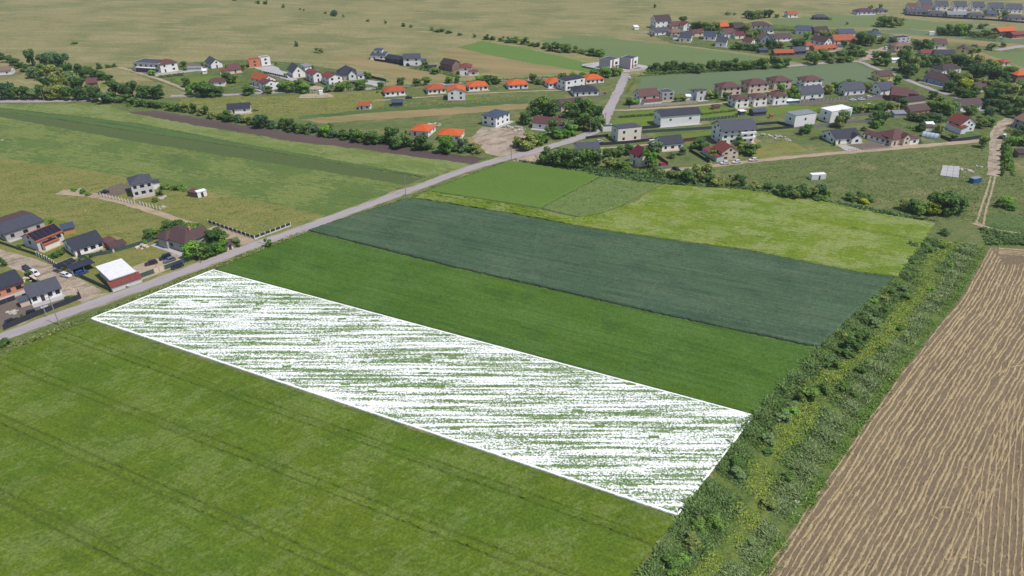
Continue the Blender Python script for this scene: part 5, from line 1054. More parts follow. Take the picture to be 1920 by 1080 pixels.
many('around the upper left houses', 'tree', ['dark', 'mid', 'fresh'], [(360, 178, 7, 4), (378, 180, 10, 6, 'dark'), (396, 181, 9, 5.5, 'dark'), (412, 180, 6, 4), (352, 163, 6, 3.5), (425, 155, 7, 4, 'dark'), (438, 156, 6, 3.5), (466, 177, 6, 5, 'mid'), (503, 175, 5, 4, 'mid'), (286, 141, 4, 3), (345, 125, 4, 3), (455, 131, 5, 3.5, 'olive'), (530, 172, 6, 4), (545, 172, 8, 5, 'mid'), (560, 172, 8, 5, 'mid'), (572, 174, 6, 4.5), (618, 172, 5, 4, 'grey'), (640, 170, 6, 5, 'mid'), (655, 165, 5, 3), (678, 168, 7, 4.5, 'mid'), (690, 147, 5, 3), (715, 166, 4, 3), (752, 160, 6, 3.5, 'dark'), (782, 160, 5, 4), (800, 160, 6, 3.5), (842, 156, 5, 3.5), (858, 156, 5, 2.5, 'dark'), (900, 155, 5, 4), (916, 155, 6, 4), (930, 157, 5, 4), (998, 155, 6, 3.5, 'dark'), (1010, 158, 4, 3), (1055, 149, 5, 3.5), (1075, 147, 5, 3.5), (1092, 146, 4, 3), (1115, 146, 6, 4.5), (1135, 145, 7, 5), (1150, 143, 6, 4), (1160, 141, 5, 3.5), (797, 128, 5, 4), (815, 138, 4, 4)])
many('on the open far plain', 'bush', ['dark', 'mid', 'grey'], [(483, 7, 4, 3.5), (498, 8, 4.5, 3.5), (532, 14, 4, 3), (563, 18.5, 2, 1.5), (570, 20, 2, 1.5), (610, 26, 3, 2), (622, 27.5, 3.5, 2.5), (630, 29.5, 6, 4.5, 'blue'), (644, 32, 3, 1.5), (690, 40, 2, 2.5), (723, 44, 3.5, 2), (757, 50, 4, 2.5), (770, 51, 3, 3), (810, 57, 3.5, 3), (826, 60, 3, 5), (840, 62, 3, 5), (862, 66, 2.5, 3), (890, 70, 3.5, 2), (556, 87, 5, 2, 'dark'), (599, 98, 4.5, 4.5, 'olive'), (1228, 14, 4, 2, 'dark'), (440, 1, 3, 4), (1365, 28, 3.5, 3.5), (1377, 28, 2.5, 2.5), (1395, 28, 3, 3)])
many('in the far hedge above the bright field', 'bush', ['dark', 'mid'], [(912, 74, 4.5, 4), (924, 75, 4, 4), (940, 77, 4, 4), (954, 80, 5, 5), (966, 80, 5, 5), (983, 83, 6.5, 5, 'dark'), (996, 86, 4, 4), (1008, 88, 4, 3.5), (1022, 91, 5, 4.5), (1036, 95, 7.5, 5.5, 'dark'), (1052, 97, 8, 6, 'dark'), (1068, 98, 7, 4.5), (1080, 98, 6, 3.5, 'olive'), (1092, 101, 4.5, 3.5, 'olive'), (1105, 104, 6.5, 5, 'dark'), (1117, 105, 6.5, 5, 'dark'), (1130, 106, 6, 4.5), (820, 60, 2, 4)])
fp = resample([Vector((x, y, 0)) for x, y in [(1222, 139), (1300, 136), (1380, 131), (1440, 128), (1470, 126)]], 30)
for x, y in fp: tree(x + random.uniform(-3, 3), y + random.uniform(-2, 1), random.uniform(5.5, 9), random.uniform(3, 4.6), random.choice(['dark', 'mid', 'mid', 'dark']), 'tree', 'along the north edge of the grey-green field')
many('in the farm clump by the road bend', 'tree', ['mid', 'dark', 'fresh'], [(1000, 216, 9, 4.5), (1016, 213, 11, 5, 'mid'), (1034, 216, 10, 5, 'dark'), (986, 232, 8, 4.5, 'dark'), (1068, 222, 11, 5, 'mid'), (1086, 219, 12, 5.5, 'dark'), (1104, 221, 12, 5.5, 'mid'), (1118, 229, 11, 4.5, 'dark'), (1076, 240, 11, 5.5, 'dark'), (1094, 244, 11, 5, 'mid'), (1112, 246, 9, 4.5, 'dark'), (1064, 248, 8, 4, 'grey'), (1072, 254, 6, 3.5, 'fresh'), (1036, 254, 9, 4.5, 'dark'), (1046, 260, 5, 3.5, 'fresh'), (1060, 258, 5, 3, 'fresh'), (988, 280, 9.5, 6, 'olive'), (972, 276, 6, 4, 'olive'), (1004, 272, 7, 4, 'mid'), (1018, 268, 6, 4), (1126, 240, 7, 3.5)])
many('in front of the grey-roofed low building', 'tree', ['mid', 'dark', 'grey'], [(1022, 306, 9, 4, 'mid'), (1036, 309, 9, 4.5, 'grey'), (1050, 311, 10, 4.5, 'mid'), (1064, 313, 9, 4.5, 'dark'), (1078, 314, 8, 4.5), (1090, 314, 9, 4.5, 'dark'), (1104, 313, 10, 5, 'dark'), (1116, 311, 8, 4, 'dark'), (1140, 297, 6, 3.5, 'dark'), (1150, 295, 5, 3), (1160, 293, 6, 3.5, 'dark'), (1142, 318, 6, 4, 'olive'), (1158, 320, 6, 4, 'mid'), (1172, 319, 5, 3.5), (1216, 315, 10, 4.6, 'fresh'), (1178, 290, 6, 3), (1222, 286, 6, 4, 'grey'), (1232, 284, 5, 3), (1278, 290, 4, 2.5), (1259, 297, 3.5, 2), (1302, 278, 5, 3), (1312, 276, 6, 3.5), (1320, 281, 4, 3), (1336, 298, 5, 2.6), (1374, 266, 7, 3.5, 'dark'), (1384, 272, 5, 3), (1392, 285, 5, 3.5, 'olive'), (1402, 290, 6, 4.5, 'mid'), (1412, 288, 5, 4, 'mid')])
many('along the ditch between meadow and lime field', 'bush', ['dark', 'mid', 'olive'], [(1262, 334, 4, 3.5), (1278, 337, 5, 4), (1294, 341, 7, 4.5, 'dark'), (1308, 338, 8, 4.5, 'olive'), (1320, 334, 8, 4, 'olive'), (1328, 344, 5, 4, 'dark'), (1342, 350, 4, 3.5, 'olive'), (1354, 349, 4, 3.5), (1368, 347, 3, 3), (1387, 347, 6, 3.6, 'dark'), (1372, 340, 3, 2.5), (1420, 352, 3, 4), (1436, 353, 3, 4), (1464, 366, 6, 3.6, 'dark'), (1478, 370, 6, 4, 'dark'), (1490, 373, 5, 3.6, 'olive'), (1503, 371, 6.5, 4.2, 'dark'), (1518, 371, 5.5, 4, 'olive'), (1532, 366, 6, 4.2, 'grey'), (1546, 366, 4, 3), (1530, 375, 2.5, 3), (1545, 377, 2.5, 2.5), (1597, 375, 3.5, 3, 'dark'), (1614, 376, 4.5, 3.2, 'dark'), (1628, 378, 3, 3), (1620, 381, 2.5, 2.5, 'yellow'), (1240, 326, 3, 3), (1225, 324, 3, 3)])
many('around the big solitary tree at the field corner', 'tree', ['dark', 'mid'], [(1698, 394, 4.5, 3, 'olive'), (1710, 398, 5.5, 3.2, 'dark'), (1726, 402, 5, 3.5, 'mid'), (1744, 402, 6, 3.8, 'yellow'), (1752, 398, 9, 4.6, 'dark'), (1768, 400, 10.5, 5.5, 'dark'), (1784, 399, 9.5, 5, 'dark'), (1796, 398, 6, 3.5, 'dark'), (1840, 276, 6, 3.4, 'mid'), (1874, 388, 4, 2.4, 'dark'), (1884, 385, 4, 3, 'fresh'), (1894, 392, 3, 3, 'fresh')])
many('in the thin hedge right of the sandy lane', 'bush', ['dark', 'mid'], [(1879, 284, 4, 1.7), (1880, 293, 4, 1.6), (1880, 302, 4, 1.7), (1880, 311, 4, 1.6), (1880, 320, 3.6, 1.6), (1880, 329, 3.4, 1.5), (1885, 287, 4, 1.8, 'fresh'), (1886, 297, 4, 1.8, 'fresh'), (1887, 308, 3.6, 1.8, 'fresh'), (1887, 319, 3.4, 1.8, 'fresh')])
# right hand village and grove
many('in the right hand grove', 'tree', ['dark', 'mid', 'olive', 'mid'], [(1688, 112, 8, 4, 'mid'), (1692, 132, 14, 6.5, 'dark'), (1706, 138, 13, 6.5, 'olive'), (1700, 146, 11, 5.5, 'dark'), (1718, 136, 10, 5), (1730, 126, 10, 5), (1745, 124, 9, 4.5, 'dark'), (1758, 126, 9, 4.5, 'dark'), (1772, 124, 8, 4.5), (1786, 122, 8, 4.5, 'dark'), (1800, 126, 10, 5, 'dark'), (1814, 130, 10, 5.5, 'dark'), (1830, 132, 12, 6, 'olive'), (1846, 138, 11, 5.5, 'mid'), (1862, 140, 10, 5.5, 'yellow'), (1876, 146, 9, 5, 'fresh'), (1890, 150, 9, 5, 'mid'), (1820, 148, 11, 5, 'dark'), (1838, 152, 12, 5.5, 'dark'), (1858, 156, 12, 6, 'dark'), (1876, 160, 10, 5.5, 'dark'), (1782, 160, 11, 5.5, 'olive'), (1796, 166, 12, 6, 'olive'), (1806, 172, 9, 5, 'yellow'), (1778, 172, 8, 4.5, 'dark'), (1794, 180, 6, 4, 'dark'), (1812, 184, 6, 4, 'mid'), (1826, 182, 7, 4.5, 'mid'), (1842, 166, 7, 5, 'olive'), (1862, 170, 7, 5, 'olive'), (1880, 176, 8, 5, 'mid'), (1896, 182, 8, 5, 'olive'), (1850, 188, 9, 5, 'dark'), (1866, 190, 9, 5, 'dark'), (1882, 196, 7, 5, 'olive'), (1900, 200, 8, 5, 'olive'), (1914, 206, 8, 5, 'mid'), (1860, 204, 6, 4, 'dark'), (1876, 210, 7, 4, 'dark'), (1890, 216, 7, 4, 'dark'), (1912, 190, 8, 5, 'olive'), (1910, 172, 8, 5, 'mid'), (1905, 222, 6, 4, 'mid'), (1846, 205, 6, 2.4, 'blue'), (1856, 216, 5, 3.5, 'dark')])
many('between the right hand village houses', 'tree', ['mid', 'dark', 'olive', 'fresh'], [(1490, 188, 8, 3.6, 'fresh'), (1482, 180, 7, 3.6, 'mid'), (1462, 172, 6, 3.4, 'fresh'), (1552, 176, 7, 4), (1566, 172, 7, 4.5), (1580, 168, 6, 4), (1594, 164, 6, 4), (1612, 168, 6, 3.5), (1628, 172, 6, 3.5, 'olive'), (1640, 170, 5, 3), (1655, 160, 5, 3.5, 'olive'), (1680, 158, 6, 3.5, 'fresh'), (1338, 184, 5, 4, 'mid'), (1328, 186, 5, 3.5, 'olive'), (1270, 192, 4, 3, 'olive'), (1282, 191, 4, 3, 'olive'), (1360, 188, 5, 3, 'dark'), (1180, 196, 4, 3.5, 'dark'), (1190, 198, 4, 3), (1646, 214, 7, 4, 'dark'), (1658, 212, 7, 4.5, 'dark'), (1672, 208, 6, 4, 'olive'), (1640, 226, 6, 4, 'mid'), (1652, 234, 8, 4.5, 'dark'), (1644, 240, 5, 3.5, 'fresh'), (1596, 214, 5, 4, 'dark'), (1612, 212, 5, 4, 'olive'), (1628, 210, 5, 4, 'mid'), (1578, 238, 10, 3.6, 'grey'), (1570, 240, 7, 3, 'olive'), (1513, 250, 6, 3, 'fresh'), (1502, 252, 4, 2.5), (1620, 245, 2.5, 2.5, 'dark'), (1745, 205, 6, 4, 'olive'), (1756, 210, 7, 4.5, 'fresh'), (1770, 212, 8, 5, 'mid'), (1782, 216, 8, 4.5, 'mid'), (1742, 226, 5, 4, 'dark'), (1758, 228, 5, 3.5, 'grey'), (1728, 228, 5, 4, 'dark'), (1712, 226, 5, 4, 'dark'), (1724, 246, 5, 3.5, 'dark'), (1760, 250, 5, 3, 'olive'), (1812, 216, 6, 4, 'dark'), (1822, 214, 6, 3.6, 'mid'), (1850, 222, 7, 3.2, 'blue'), (1787, 262, 3.5, 2.6, 'olive'), (1850, 236, 6, 4.5, 'mid'), (1838, 240, 5, 3.5, 'olive'), (1908, 262, 6, 4), (1916, 272, 5, 4), (1900, 272, 5, 3.5), (1918, 255, 6, 4, 'dark'), (1690, 200, 5, 3.5), (1748, 186, 5, 3.5, 'dark'), (1760, 194, 5, 3.5, 'olive')])
many('in the far village', 'tree', ['dark', 'mid', 'olive'], [(1280, 44, 7, 4.5, 'dark'), (1298, 56, 7, 4), (1306, 57, 9, 5, 'dark'), (1314, 58, 9, 4.5), (1322, 60, 9, 5, 'dark'), (1332, 58, 8, 5), (1342, 57, 8, 4.5), (1354, 64, 6, 4), (1370, 54, 6, 4), (1380, 52, 6, 4, 'dark'), (1398, 62, 9, 4.5, 'olive'), (1404, 74, 7, 4.5, 'olive'), (1412, 72, 8, 5, 'olive'), (1422, 70, 8, 5, 'mid'), (1376, 92, 4, 4), (1388, 93, 5, 4, 'mid'), (1400, 93, 5, 4.5, 'mid'), (1412, 95, 6, 4.5), (1425, 95, 7, 4.5, 'dark'), (1440, 93, 8, 4.5, 'dark'), (1450, 92, 7, 4), (1463, 90, 6, 4), (1490, 88, 7, 4.5, 'dark'), (1500, 90, 8, 4.5, 'mid'), (1512, 74, 7, 4, 'fresh'), (1540, 72, 7, 4, 'olive'), (1550, 74, 7, 4, 'olive'), (1562, 68, 5, 3.5), (1612, 84, 11, 5, 'dark'), (1622, 86, 11, 5, 'dark'), (1632, 86, 9, 4.5, 'mid'), (1652, 82, 7, 4, 'olive'), (1672, 88, 8, 3.6, 'dark'), (1582, 88, 5, 4), (1598, 92, 4, 4), (1608, 94, 4, 3.5), (1548, 112, 6, 4.5), (1560, 113, 6, 4.5, 'dark'), (1575, 111, 7, 5, 'dark'), (1590, 108, 6, 4.5, 'dark'), (1604, 106, 5, 4, 'dark'), (1618, 106, 5, 4, 'dark'), (1526, 121, 9, 5.5, 'mid'), (1520, 112, 8, 4.5, 'olive'), (1540, 107, 7, 4), (1560, 118, 5, 4.5, 'olive'), (1576, 117, 5, 4, 'mid'), (1592, 116, 4.5, 4), (1645, 112, 7, 4.5, 'fresh'), (1658, 114, 8, 5, 'mid'), (1645, 122, 6, 4.5), (1660, 124, 6, 4), (1700, 100, 6, 4, 'dark'), (1716, 92, 8, 4.5, 'dark'), (1730, 93, 9, 5, 'dark'), (1742, 94, 8, 4.5, 'mid'), (1820, 100, 5, 4), (1832, 98, 4, 3), (1858, 94, 6, 4.5, 'grey'), (1826, 92, 4, 3.5), (1880, 88, 4, 3), (1640, 62, 4, 3), (1588, 46, 3, 2)])
many('of the far solitary groups on the green strips', 'tree', ['dark', 'mid', 'olive'], [(1403, 34, 8, 4.5), (1412, 36, 8, 5), (1422, 35, 9, 5), (1434, 34, 8, 4.5), (1443, 33, 8, 4.5), (1456, 33, 4, 3), (1652, 50, 10, 6, 'mid'), (1660, 50, 11, 6, 'olive'), (1674, 51, 10, 6, 'olive'), (1686, 48, 8, 5, 'olive'), (1762, 66, 8, 5, 'dark'), (1772, 66, 10, 6, 'dark'), (1784, 67, 10, 5.5, 'mid'), (1798, 67, 11, 6, 'fresh'), (1808, 66, 10, 5.5, 'dark'), (1796, 62, 9, 5, 'yellow'), (1820, 68, 5, 4.5), (1832, 70, 5, 4.5, 'olive'), (1842, 54, 5, 5, 'dark'), (1848, 70, 6, 5), (1860, 72, 6, 5, 'olive'), (1632, 16, 4, 3.5), (1650, 16, 5, 3), (1865, 26, 5, 4), (1884, 32, 5, 4)])
# garden trees at the left
many('in the garden of the brown hipped house', 'tree', ['mid', 'dark', 'fresh'], [(318, 430, 4, 3, 'dark'), (336, 432, 4.5, 3), (352, 438, 5, 3.2, 'mid'), (362, 442, 5.5, 3.4, 'mid'), (372, 438, 4.5, 3), (362, 486, 6.5, 4, 'fresh'), (376, 483, 6, 3.6, 'mid'), (388, 481, 6, 3.4, 'mid'), (402, 477, 5.5, 2.8, 'dark'), (412, 474, 5, 2.6, 'fresh'), (404, 456, 6.5, 3.6, 'dark'), (416, 452, 6, 3.2, 'dark'), (397, 452, 4, 2.4), (421, 470, 4.5, 2.2, 'fresh'), (445, 463, 4, 1.8, 'grey'), (282, 449, 4, 2.6, 'dark'), (290, 446, 4, 2.6, 'mid')])
many('at the roadside pole by the lane mouth', 'bush', ['mid'], [(504, 462, 3.8, 1.9, 'fresh')])
many('in the gardens of the left hand houses', 'bush', ['mid', 'dark', 'fresh'], [(86, 486, 1.6, 1, 'fresh'), (91, 484, 1.6, 1, 'fresh'), (96, 482, 1.6, 1, 'fresh'), (104, 483, 2.2, 1.5, 'dark'), (112, 479, 2.4, 1.6, 'mid'), (118, 476, 2, 1.4), (150, 490, 1.6, .9), (164, 484, 1.6, .9), (172, 482, 1.6, .9, 'dark'), (182, 478, 1.6, .9), (190, 476, 1.6, 1), (44, 596, 1.6, 1), (128, 562, 1.8, 1.4), (136, 560, 1.6, 1.2), (10, 497, 2.2, 1.6), (2, 492, 2, 1.5), (12, 645, 2.2, 1.8, 'dark'), (4, 652, 1.8, 1.4, 'dark'), (305, 355, 2.5, 2, 'mid'), (318, 352, 2.2, 2), (330, 356, 2.6, 2.2, 'mid'), (340, 352, 2.2, 1.8), (292, 378, 2.4, 1.6, 'dark'), (300, 366, 2.6, 1.8, 'dark'), (158, 362, 2, 2), (166, 366, 1.8, 1.6), (140, 358, 2, 1.8)])
# shrubs of the ditch belt
ditch_rows = []
rr = random.Random(5)
dl = [(1190, 1120), (1290, 960), (1425, 775), (1480, 715), (1540, 650), (1615, 585), (1690, 510), (1740, 445)]
dr = [(1400, 1120), (1520, 935), (1600, 815), (1680, 700), (1750, 610), (1800, 545), (1830, 495), (1845, 460)]
DL = resample([G(*p) for p in dl], 100); DR = resample([G(*p) for p in dr], 100)
def belt(u, w): p = DL[int(u * 99)] * (1 - w) + DR[int(u * 99)] * w; return p
for k in range(44):
    u = rr.random(); w = rr.choice([min(.34, max(.04, rr.gauss(.16, .1))), min(.34, max(.04, rr.gauss(.16, .1))), rr.gauss(.64, .05)]); p = belt(u, w); x, y = topx(np.array([p]))
    s = rr.uniform(.9, 1.9) * (1.15 if w < .35 else .8)
    tree(float(x[0]), float(y[0]), s * rr.uniform(.7, 1.1), s, rr.choice(['dark', 'mid', 'grey', 'olive', 'dark', 'fresh']), 'bush', 'scattered in the overgrown ditch')
many('standing tallest in the overgrown ditch', 'bush', ['dark'], [(1598, 655, 4.6, 3.4, 'dark'), (1614, 640, 3.8, 3, 'mid'), (1515, 748, 4, 3.2, 'mid'), (1536, 738, 3.6, 3, 'dark'), (1560, 690, 3, 2.6, 'mid'), (1470, 790, 2.6, 2.4, 'grey'), (1440, 830, 2.4, 2.4, 'grey'), (1640, 610, 2.8, 2.4, 'grey'), (1580, 730, 2.2, 2.2, 'dark'), (1480, 900, 2.2, 2.2, 'dark'), (1440, 950, 2.0, 2.2, 'olive'), (1340, 985, 2.4, 2.4, 'mid'), (1300, 1020, 2.2, 2.4, 'olive'), (1260, 1060, 2.4, 2.2, 'mid'), (1385, 890, 2.4, 2.2, 'grey'), (1660, 585, 2.4, 2.2, 'mid'), (1690, 545, 2.4, 2.4, 'grey'), (1655, 660, 1.8, 2, 'dark'), (1498, 750, 3, 1.4, 'olive'), (1590, 668, 2.6, 2.2, 'dark'), (1612, 700, 2.4, 2, 'dark'), (1700, 560, 2.4, 2.2, 'mid'), (1712, 462, 2.2, 2.4, 'grey'), (1770, 440, 2.4, 2.4), (1740, 474, 2.2, 2.2)])
for p, h, r, lf in SHRUBS:
    x, y = topx(np.array([(p.x, p.y)])); tree(float(x[0]), float(y[0]), h, r, lf, 'bush', 'in the left hand house gardens' if x[0] < 1000 else ('in the far village gardens' if y[0] < 120 else 'in the right hand house gardens'))
build_trees()

def hedge(label, px, h, w, leaf):
    pts = [G(*p) for p in px]; Q = resample(pts, 60); c0 = pts[0]; q = np.random.default_rng(int(px[0][0])); Ln = sum((b - a).length for a, b in zip(pts[:-1], pts[1:]))
    n = int(Ln * 26); i = q.integers(59, size=n); t = q.random(n)[:, None]; P = Q[i] * (1 - t) + Q[i + 1] * t + q.uniform(-w / 2, w / 2, (n, 2)) - np.array([[c0.x, c0.y]])
    hh = h * (.8 + .25 * np.sin(i * .9) * np.sin(i * .37)); z = hh * np.where(q.random(n) < .45, q.uniform(.85, 1.05, n), q.uniform(.05, 1, n))
    nr = q.normal(0, .6, (n, 3)); nr[:, 2] += .6; nr /= np.linalg.norm(nr, axis=1)[:, None]; t1 = np.cross(nr, q.normal(size=(n, 3))); t1 /= np.linalg.norm(t1, axis=1)[:, None]; t2 = np.cross(nr, t1); sz = q.uniform(.15, .38, n)[:, None]; B = np.c_[P, np.maximum(z, .1)]
    V = np.stack([B + t1 * sz, B + t2 * sz, B - t1 * sz, B - t2 * sz], 1).reshape(-1, 3); m = npmesh('foliage', V, np.arange(4 * n).reshape(-1, 4))
    at = m.attributes.new('tone', 'FLOAT_COLOR', 'POINT'); tn = np.repeat(q.uniform(.7, 1.3, n), 4); at.data.foreach_set('color', np.c_[tn, tn, tn * .95, np.ones(4 * n)].astype(np.float32).ravel())
    r = thing('hedge', label, 'hedge', c0); part('foliage', m, r, LEAF[leaf])
    V, Fc = [], []
    for k in range(0, 60, 6):
        x, y = Q[k] - np.array([c0.x, c0.y]); j = len(V); V += boxv(x - .06, x + .06, y - .06, y + .06, -.05, h * .7); Fc += [tuple(a + j for a in f) for f in BOXF]
    part('stems', me('stems', V, Fc, M_bark), r)
for lab, pts, h, w, lf in (('low dark hedge line across the bright lawn', [(1160, 221), (1232, 216)], 1.2, 1.6, 'dark'), ('hedge between lawn and white pavilion', [(1310, 216), (1380, 208)], 1.2, 1.4, 'mid'), ('loose hedge above the two white blocks', [(1496, 216), (1540, 211), (1590, 206)], 2.2, 2.5, 'mid'),
    ('hedge left of the bungalow with the gabled porch', [(1520, 262), (1556, 255)], 1.6, 2, 'olive'), ('clipped dark hedge at the village lane bend', [(1584, 104), (1622, 100)], 2.6, 2, 'dark'), ('hedge behind the leftmost orange bungalows', [(700, 169), (800, 161)], 2.0, 2.2, 'mid'), ('hedge behind the middle orange bungalows', [(860, 158), (990, 151)], 2.2, 2.4, 'dark'),
    ('hedge behind the right orange bungalows', [(1000, 151), (1110, 144)], 2.4, 2.4, 'mid'), ('thick hedge in front of the red-and-white houses', [(560, 176), (610, 174)], 2.6, 3, 'dark'), ('hedge by the drive of the big grey hip roof', [(620, 172), (662, 168)], 2.6, 3, 'mid'), ('hedge below the white walled garden', [(300, 146), (345, 141)], 1.8, 2, 'dark'),
    ('hedge at the lower edge of the far village', [(1370, 92), (1410, 96), (1445, 99)], 3.2, 3.4, 'mid'), ('hedge behind the far village top', [(1300, 50), (1350, 50)], 4, 4, 'dark'), ('long hedge above the far village', [(1448, 58), (1492, 59)], 2.2, 2, 'dark'), ('hedge foot of the trees at the grey-green field', [(1200, 143), (1260, 139), (1340, 135)], 2.8, 3, 'mid'), ('second hedge foot at the grey-green field', [(1340, 135), (1420, 130), (1472, 127)], 2.8, 3, 'dark'),
    ('hedge along the uphill road', [(1176, 172), (1190, 148)], 1.0, 2.4, 'olive'), ('hedge behind the three grey-roofed houses', [(1545, 172), (1640, 165)], 3.0, 3, 'dark'), ('hedge behind the brown hipped houses', [(1340, 172), (1400, 168)], 1.8, 2, 'mid'), ('garden hedge right of the dark red hip roof', [(1716, 262), (1726, 270)], 1.4, 1.6, 'dark'), ('overgrown hedge above the greenhouse', [(1700, 240), (1760, 246)], 2.2, 3, 'mid'),
    ('garden hedge above the white red-roofed house', [(1730, 232), (1790, 226)], 2.6, 3.4, 'dark'), ('hedge along the right side of the sandy lane', [(1888, 262), (1900, 330)], 1.4, 1.6, 'mid'), ('hedge by the far green strip of small trees', [(1812, 72), (1880, 78)], 3, 3.4, 'mid'), ('hedge in front of the grey and white far houses', [(770, 128), (830, 138), (862, 146)], 2.2, 3, 'dark'), ('dark shrub border of the lone grey house', [(300, 352), (352, 358)], 1.5, 3, 'mid'),
    ('hedge along the brown hipped house', [(300, 434), (345, 440)], 2.0, 2, 'dark'), ('bank of bushes below the wine red house', [(1120, 322), (1200, 326), (1262, 334)], 2.4, 3, 'mid'), ('hedge strip at the road bend', [(1008, 300), (1040, 309), (1110, 319)], 2.2, 3, 'dark'), ('thicket along the right edge garden', [(1890, 245), (1925, 262)], 2.4, 3, 'olive')):
    hedge(lab, pts, h, w, lf)
# ------------------------------------------------------------------ loose growth (nobody could count it)
def tufts(name, label, P, hh, ww, colr, lean=.5):
    """upright leaf tufts: each is two crossed, tapering blades"""
    n = len(P); V = np.zeros((n, 2, 4, 3)); a = rng.random(n) * 6.283
    for k in range(2):
        d = np.c_[np.cos(a + 1.57 * k), np.sin(a + 1.57 * k), np.zeros(n)]; an = rng.random(n) * 6.283; ln = np.c_[np.cos(an), np.sin(an)] * (rng.uniform(.6, 1.6, n) * hh)[:, None]; d = np.c_[-np.sin(an), np.cos(an), np.zeros(n)]
        base = np.c_[P, np.zeros(n)]; top = base + np.c_[ln, hh]
        V[:, k, 0] = base - d * ww[:, None]; V[:, k, 1] = base + d * ww[:, None]; V[:, k, 2] = top + d * (ww * .75)[:, None]; V[:, k, 3] = top - d * (ww * .75)[:, None]
    m = npmesh(name, V.reshape(-1, 3), np.arange(8 * n).reshape(-1, 4), M_tuft)
    at = m.attributes.new('tone', 'FLOAT_COLOR', 'POINT'); at.data.foreach_set('color', np.repeat(np.c_[colr, np.ones(n)], 8, 0).astype(np.float32).ravel())
    o = bpy.data.objects.new(name, m); link(o); o['kind'] = 'stuff'; o['label'] = label; return o
M_tuft = leaf_mat('grass_tufts', (1, 1, 1, 1), 0)
def pal(names, n, jit=.22):
    cs = np.array([lin(c) for c in names]); i = rng.integers(len(cs), size=n); return cs[i] * np.clip(1 + rng.normal(0, jit, (n, 1)), .4, 1.8) / .78
N = 100000
u = rng.random(N) ** .8; w = rng.random(N) * 1.06 - .03
u = 1 - u; idx = np.clip((u * 99).astype(int), 0, 99); P = DL[idx] * (1 - w)[:, None] + DR[idx] * w[:, None] + rng.normal(0, .7, (N, 2))
nx = np.sin(P[:, 0] * .21 + 1.7 * np.sin(P[:, 1] * .11)) * np.cos(P[:, 1] * .17 + 1.3 * np.sin(P[:, 0] * .23)) + .6 * np.sin(P[:, 0] * .7 + P[:, 1] * .5)
cA = pal([(92, 118, 60), (104, 126, 66), (84, 110, 66), (110, 128, 76)], N, .3); cB = pal([(124, 144, 56), (136, 150, 62), (114, 136, 54), (146, 152, 90)], N, .25); cD = pal([(118, 134, 86), (130, 142, 98), (106, 126, 74)], N)
wc = .46 + .09 * np.sin(P[:, 1] * .07 + 1) + .05 * np.sin(P[:, 1] * .19)
mid_ = np.exp(-((w - wc) / .21) ** 2) * 1.0 + nx * .18 + rng.normal(0, .14, N)
edge_g = np.exp(-((w - 1) / .1) ** 2)
colr = np.where((mid_ > .48)[:, None], cB, np.where((w > .66)[:, None], cD, cA)); cE = pal([(96, 126, 52), (108, 132, 60)], N); colr = np.where((rng.random(N) < edge_g)[:, None], cE, colr)
fl = rng.random(N) < .005; colr[fl] = np.array(lin((206, 200, 176)))
tufts('ditch_growth', 'tangled weeds and tall grass filling the ditch belt', P, rng.uniform(.18, .66, N) * np.where(w > .88, .45, 1) * np.where(mid_ > .48, .5, 1) * (1 + .55 * nx), rng.uniform(.06, .2, N), colr)
sheet('ditch_ground', dl + dr[::-1], ground_mat('ditch_floor', C(100, 120, 62), C(124, 136, 62), .2, C(84, 104, 54), .6, (.5, .66), R(48), 2, .9, 2, .3), .07, 'green floor of the overgrown ditch belt')
# roadside verges
vp = []
for a, b, wd in (((-60, 682), (165, 600), 3.2), ((165, 600), (400, 503), 2.6), ((402, 502), (580, 434), 3.4), ((590, 432), (765, 372), 2.0), ((775, 370), (950, 305), 2.4)):
    A_, B_ = G(*a), G(*b); n = int((B_ - A_).length * wd * 4.5); t = rng.random(n); q = rng.uniform(-.55, .45, n) * wd; d = (B_ - A_).normalized(); s = np.array([-d.y, d.x])
    vp.append(np.c_[A_.x + (B_.x - A_.x) * t, A_.y + (B_.y - A_.y) * t] + s[None] * (q + .8)[:, None])
P = np.concatenate(vp); n = len(P)
tufts('verge_grass', 'rough grass on the verge between road and crops', P, rng.uniform(.1, .4, n), rng.uniform(.1, .25, n), pal([(96, 116, 52), (112, 126, 60), (84, 106, 46), (134, 136, 82)], n))
# weeds over the meadows, ditch line and fallow
def scatter(poly, n):
    pts = [G(*p) for p in poly]; A_ = np.array([(p.x, p.y) for p in pts]); lo, hi = A_.min(0), A_.max(0); out = []
    while sum(len(o) for o in out) < n:
        q = lo + rng.random((n * 3, 2)) * (hi - lo); ins = np.zeros(len(q), bool); j = len(A_) - 1
        for i in range(len(A_)):
            c = ((A_[i, 1] > q[:, 1]) != (A_[j, 1] > q[:, 1])) & (q[:, 0] < (A_[j, 0] - A_[i, 0]) * (q[:, 1] - A_[i, 1]) / (A_[j, 1] - A_[i, 1] + 1e-9) + A_[i, 0]); ins ^= c; j = i
        out.append(q[ins])
    return np.concatenate(out)[:n]
def weeds(label, poly, n, cols, h, w_, clump=.5):
    P = scatter(poly, n); f = np.sin(P[:, 0] * .31 + 2 * np.sin(P[:, 1] * .17)) * np.sin(P[:, 1] * .37 + 1.5 * np.sin(P[:, 0] * .13)); P = P[f > rng.uniform(-1, 1, n) * 1.2 - (1 - clump)]; k = len(P)
    tufts('weeds', label, P, rng.uniform(*h, k), rng.uniform(*w_, k), pal(cols, k))
GR = [(100, 118, 62), (114, 126, 70), (90, 110, 56), (130, 134, 84)]
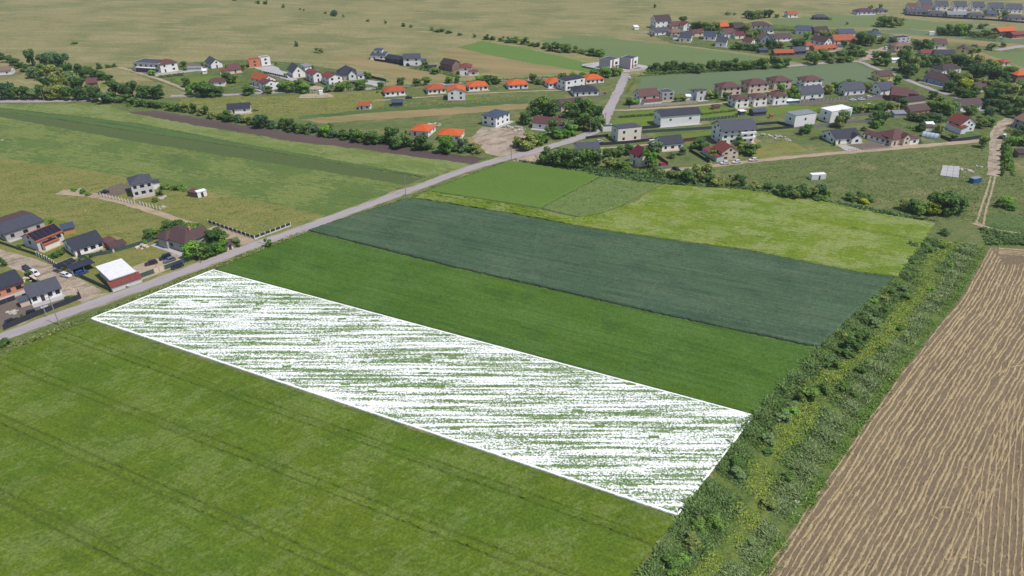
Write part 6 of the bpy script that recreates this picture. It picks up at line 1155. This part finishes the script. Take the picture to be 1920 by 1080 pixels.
weeds('weeds on the open meadow right of the lime field', [(1250, 325), (1400, 310), (1600, 292), (1840, 272), (1850, 320), (1825, 410), (1760, 415), (1640, 392), (1540, 372), (1400, 350)], 9000, GR, (.06, .24), (.15, .4))
weeds('dark reed line between small crop and village edge', [(960, 300), (1060, 310), (1180, 322), (1260, 335), (1420, 352), (1640, 392), (1760, 416), (1640, 400), (1400, 358), (1240, 347), (1120, 330), (1060, 318)], 7000, [(82, 108, 62), (96, 118, 74), (74, 98, 56)], (.3, .9), (.25, .5), .9)
weeds('weeds on the fallow patch', [(1020, 389), (1125, 331), (1240, 347), (1110, 411)], 1500, [(128, 140, 92), (116, 134, 80), (104, 124, 70)], (.36, .5), (.15, .35))
weeds('tussocks on the yellowing meadow', [(0, 300), (300, 345), (600, 404), (480, 440), (300, 440), (200, 455), (100, 430), (0, 380)], 5000, [(124, 130, 62), (138, 136, 72), (108, 122, 56)], (.05, .2), (.15, .4))
weeds('weeds on the meadow strip below the far road', [(330, 188), (700, 175), (980, 180), (980, 190), (700, 205), (560, 218), (430, 215)], 6000, GR + [(142, 138, 88)], (.06, .22), (.2, .5))
weeds('grass along the farm track', [(1800, 330), (1920, 330), (1920, 440), (1830, 420), (1780, 412)], 3000, GR, (.06, .25), (.15, .35))
weeds('bank growth above the stubble corner', [(1838, 428), (1960, 446), (1960, 460), (1850, 460)], 2500, [(84, 108, 60), (98, 118, 66)], (.3, .9), (.2, .4), .9)

# ------------------------------------------------------------------ thin summer haze over the plain
hz = bpy.data.materials.new('haze_air'); hz.use_nodes = True; hn = hz.node_tree; hn.nodes.clear()
pv = hn.nodes.new('ShaderNodeVolumePrincipled'); pv.inputs['Density'].default_value = .00009; pv.inputs['Color'].default_value = (.86, .92, 1, 1); pv.inputs['Anisotropy'].default_value = .2
ho = hn.nodes.new('ShaderNodeOutputMaterial'); hn.links.new(pv.outputs[0], ho.inputs['Volume'])
hb = bpy.data.objects.new('haze', boxes('haze', [(-9100, 9100, -3100, 15100, -1, 132)], hz)); link(hb); hb['kind'] = 'stuff'; hb['label'] = 'thin pale summer haze over the plain'
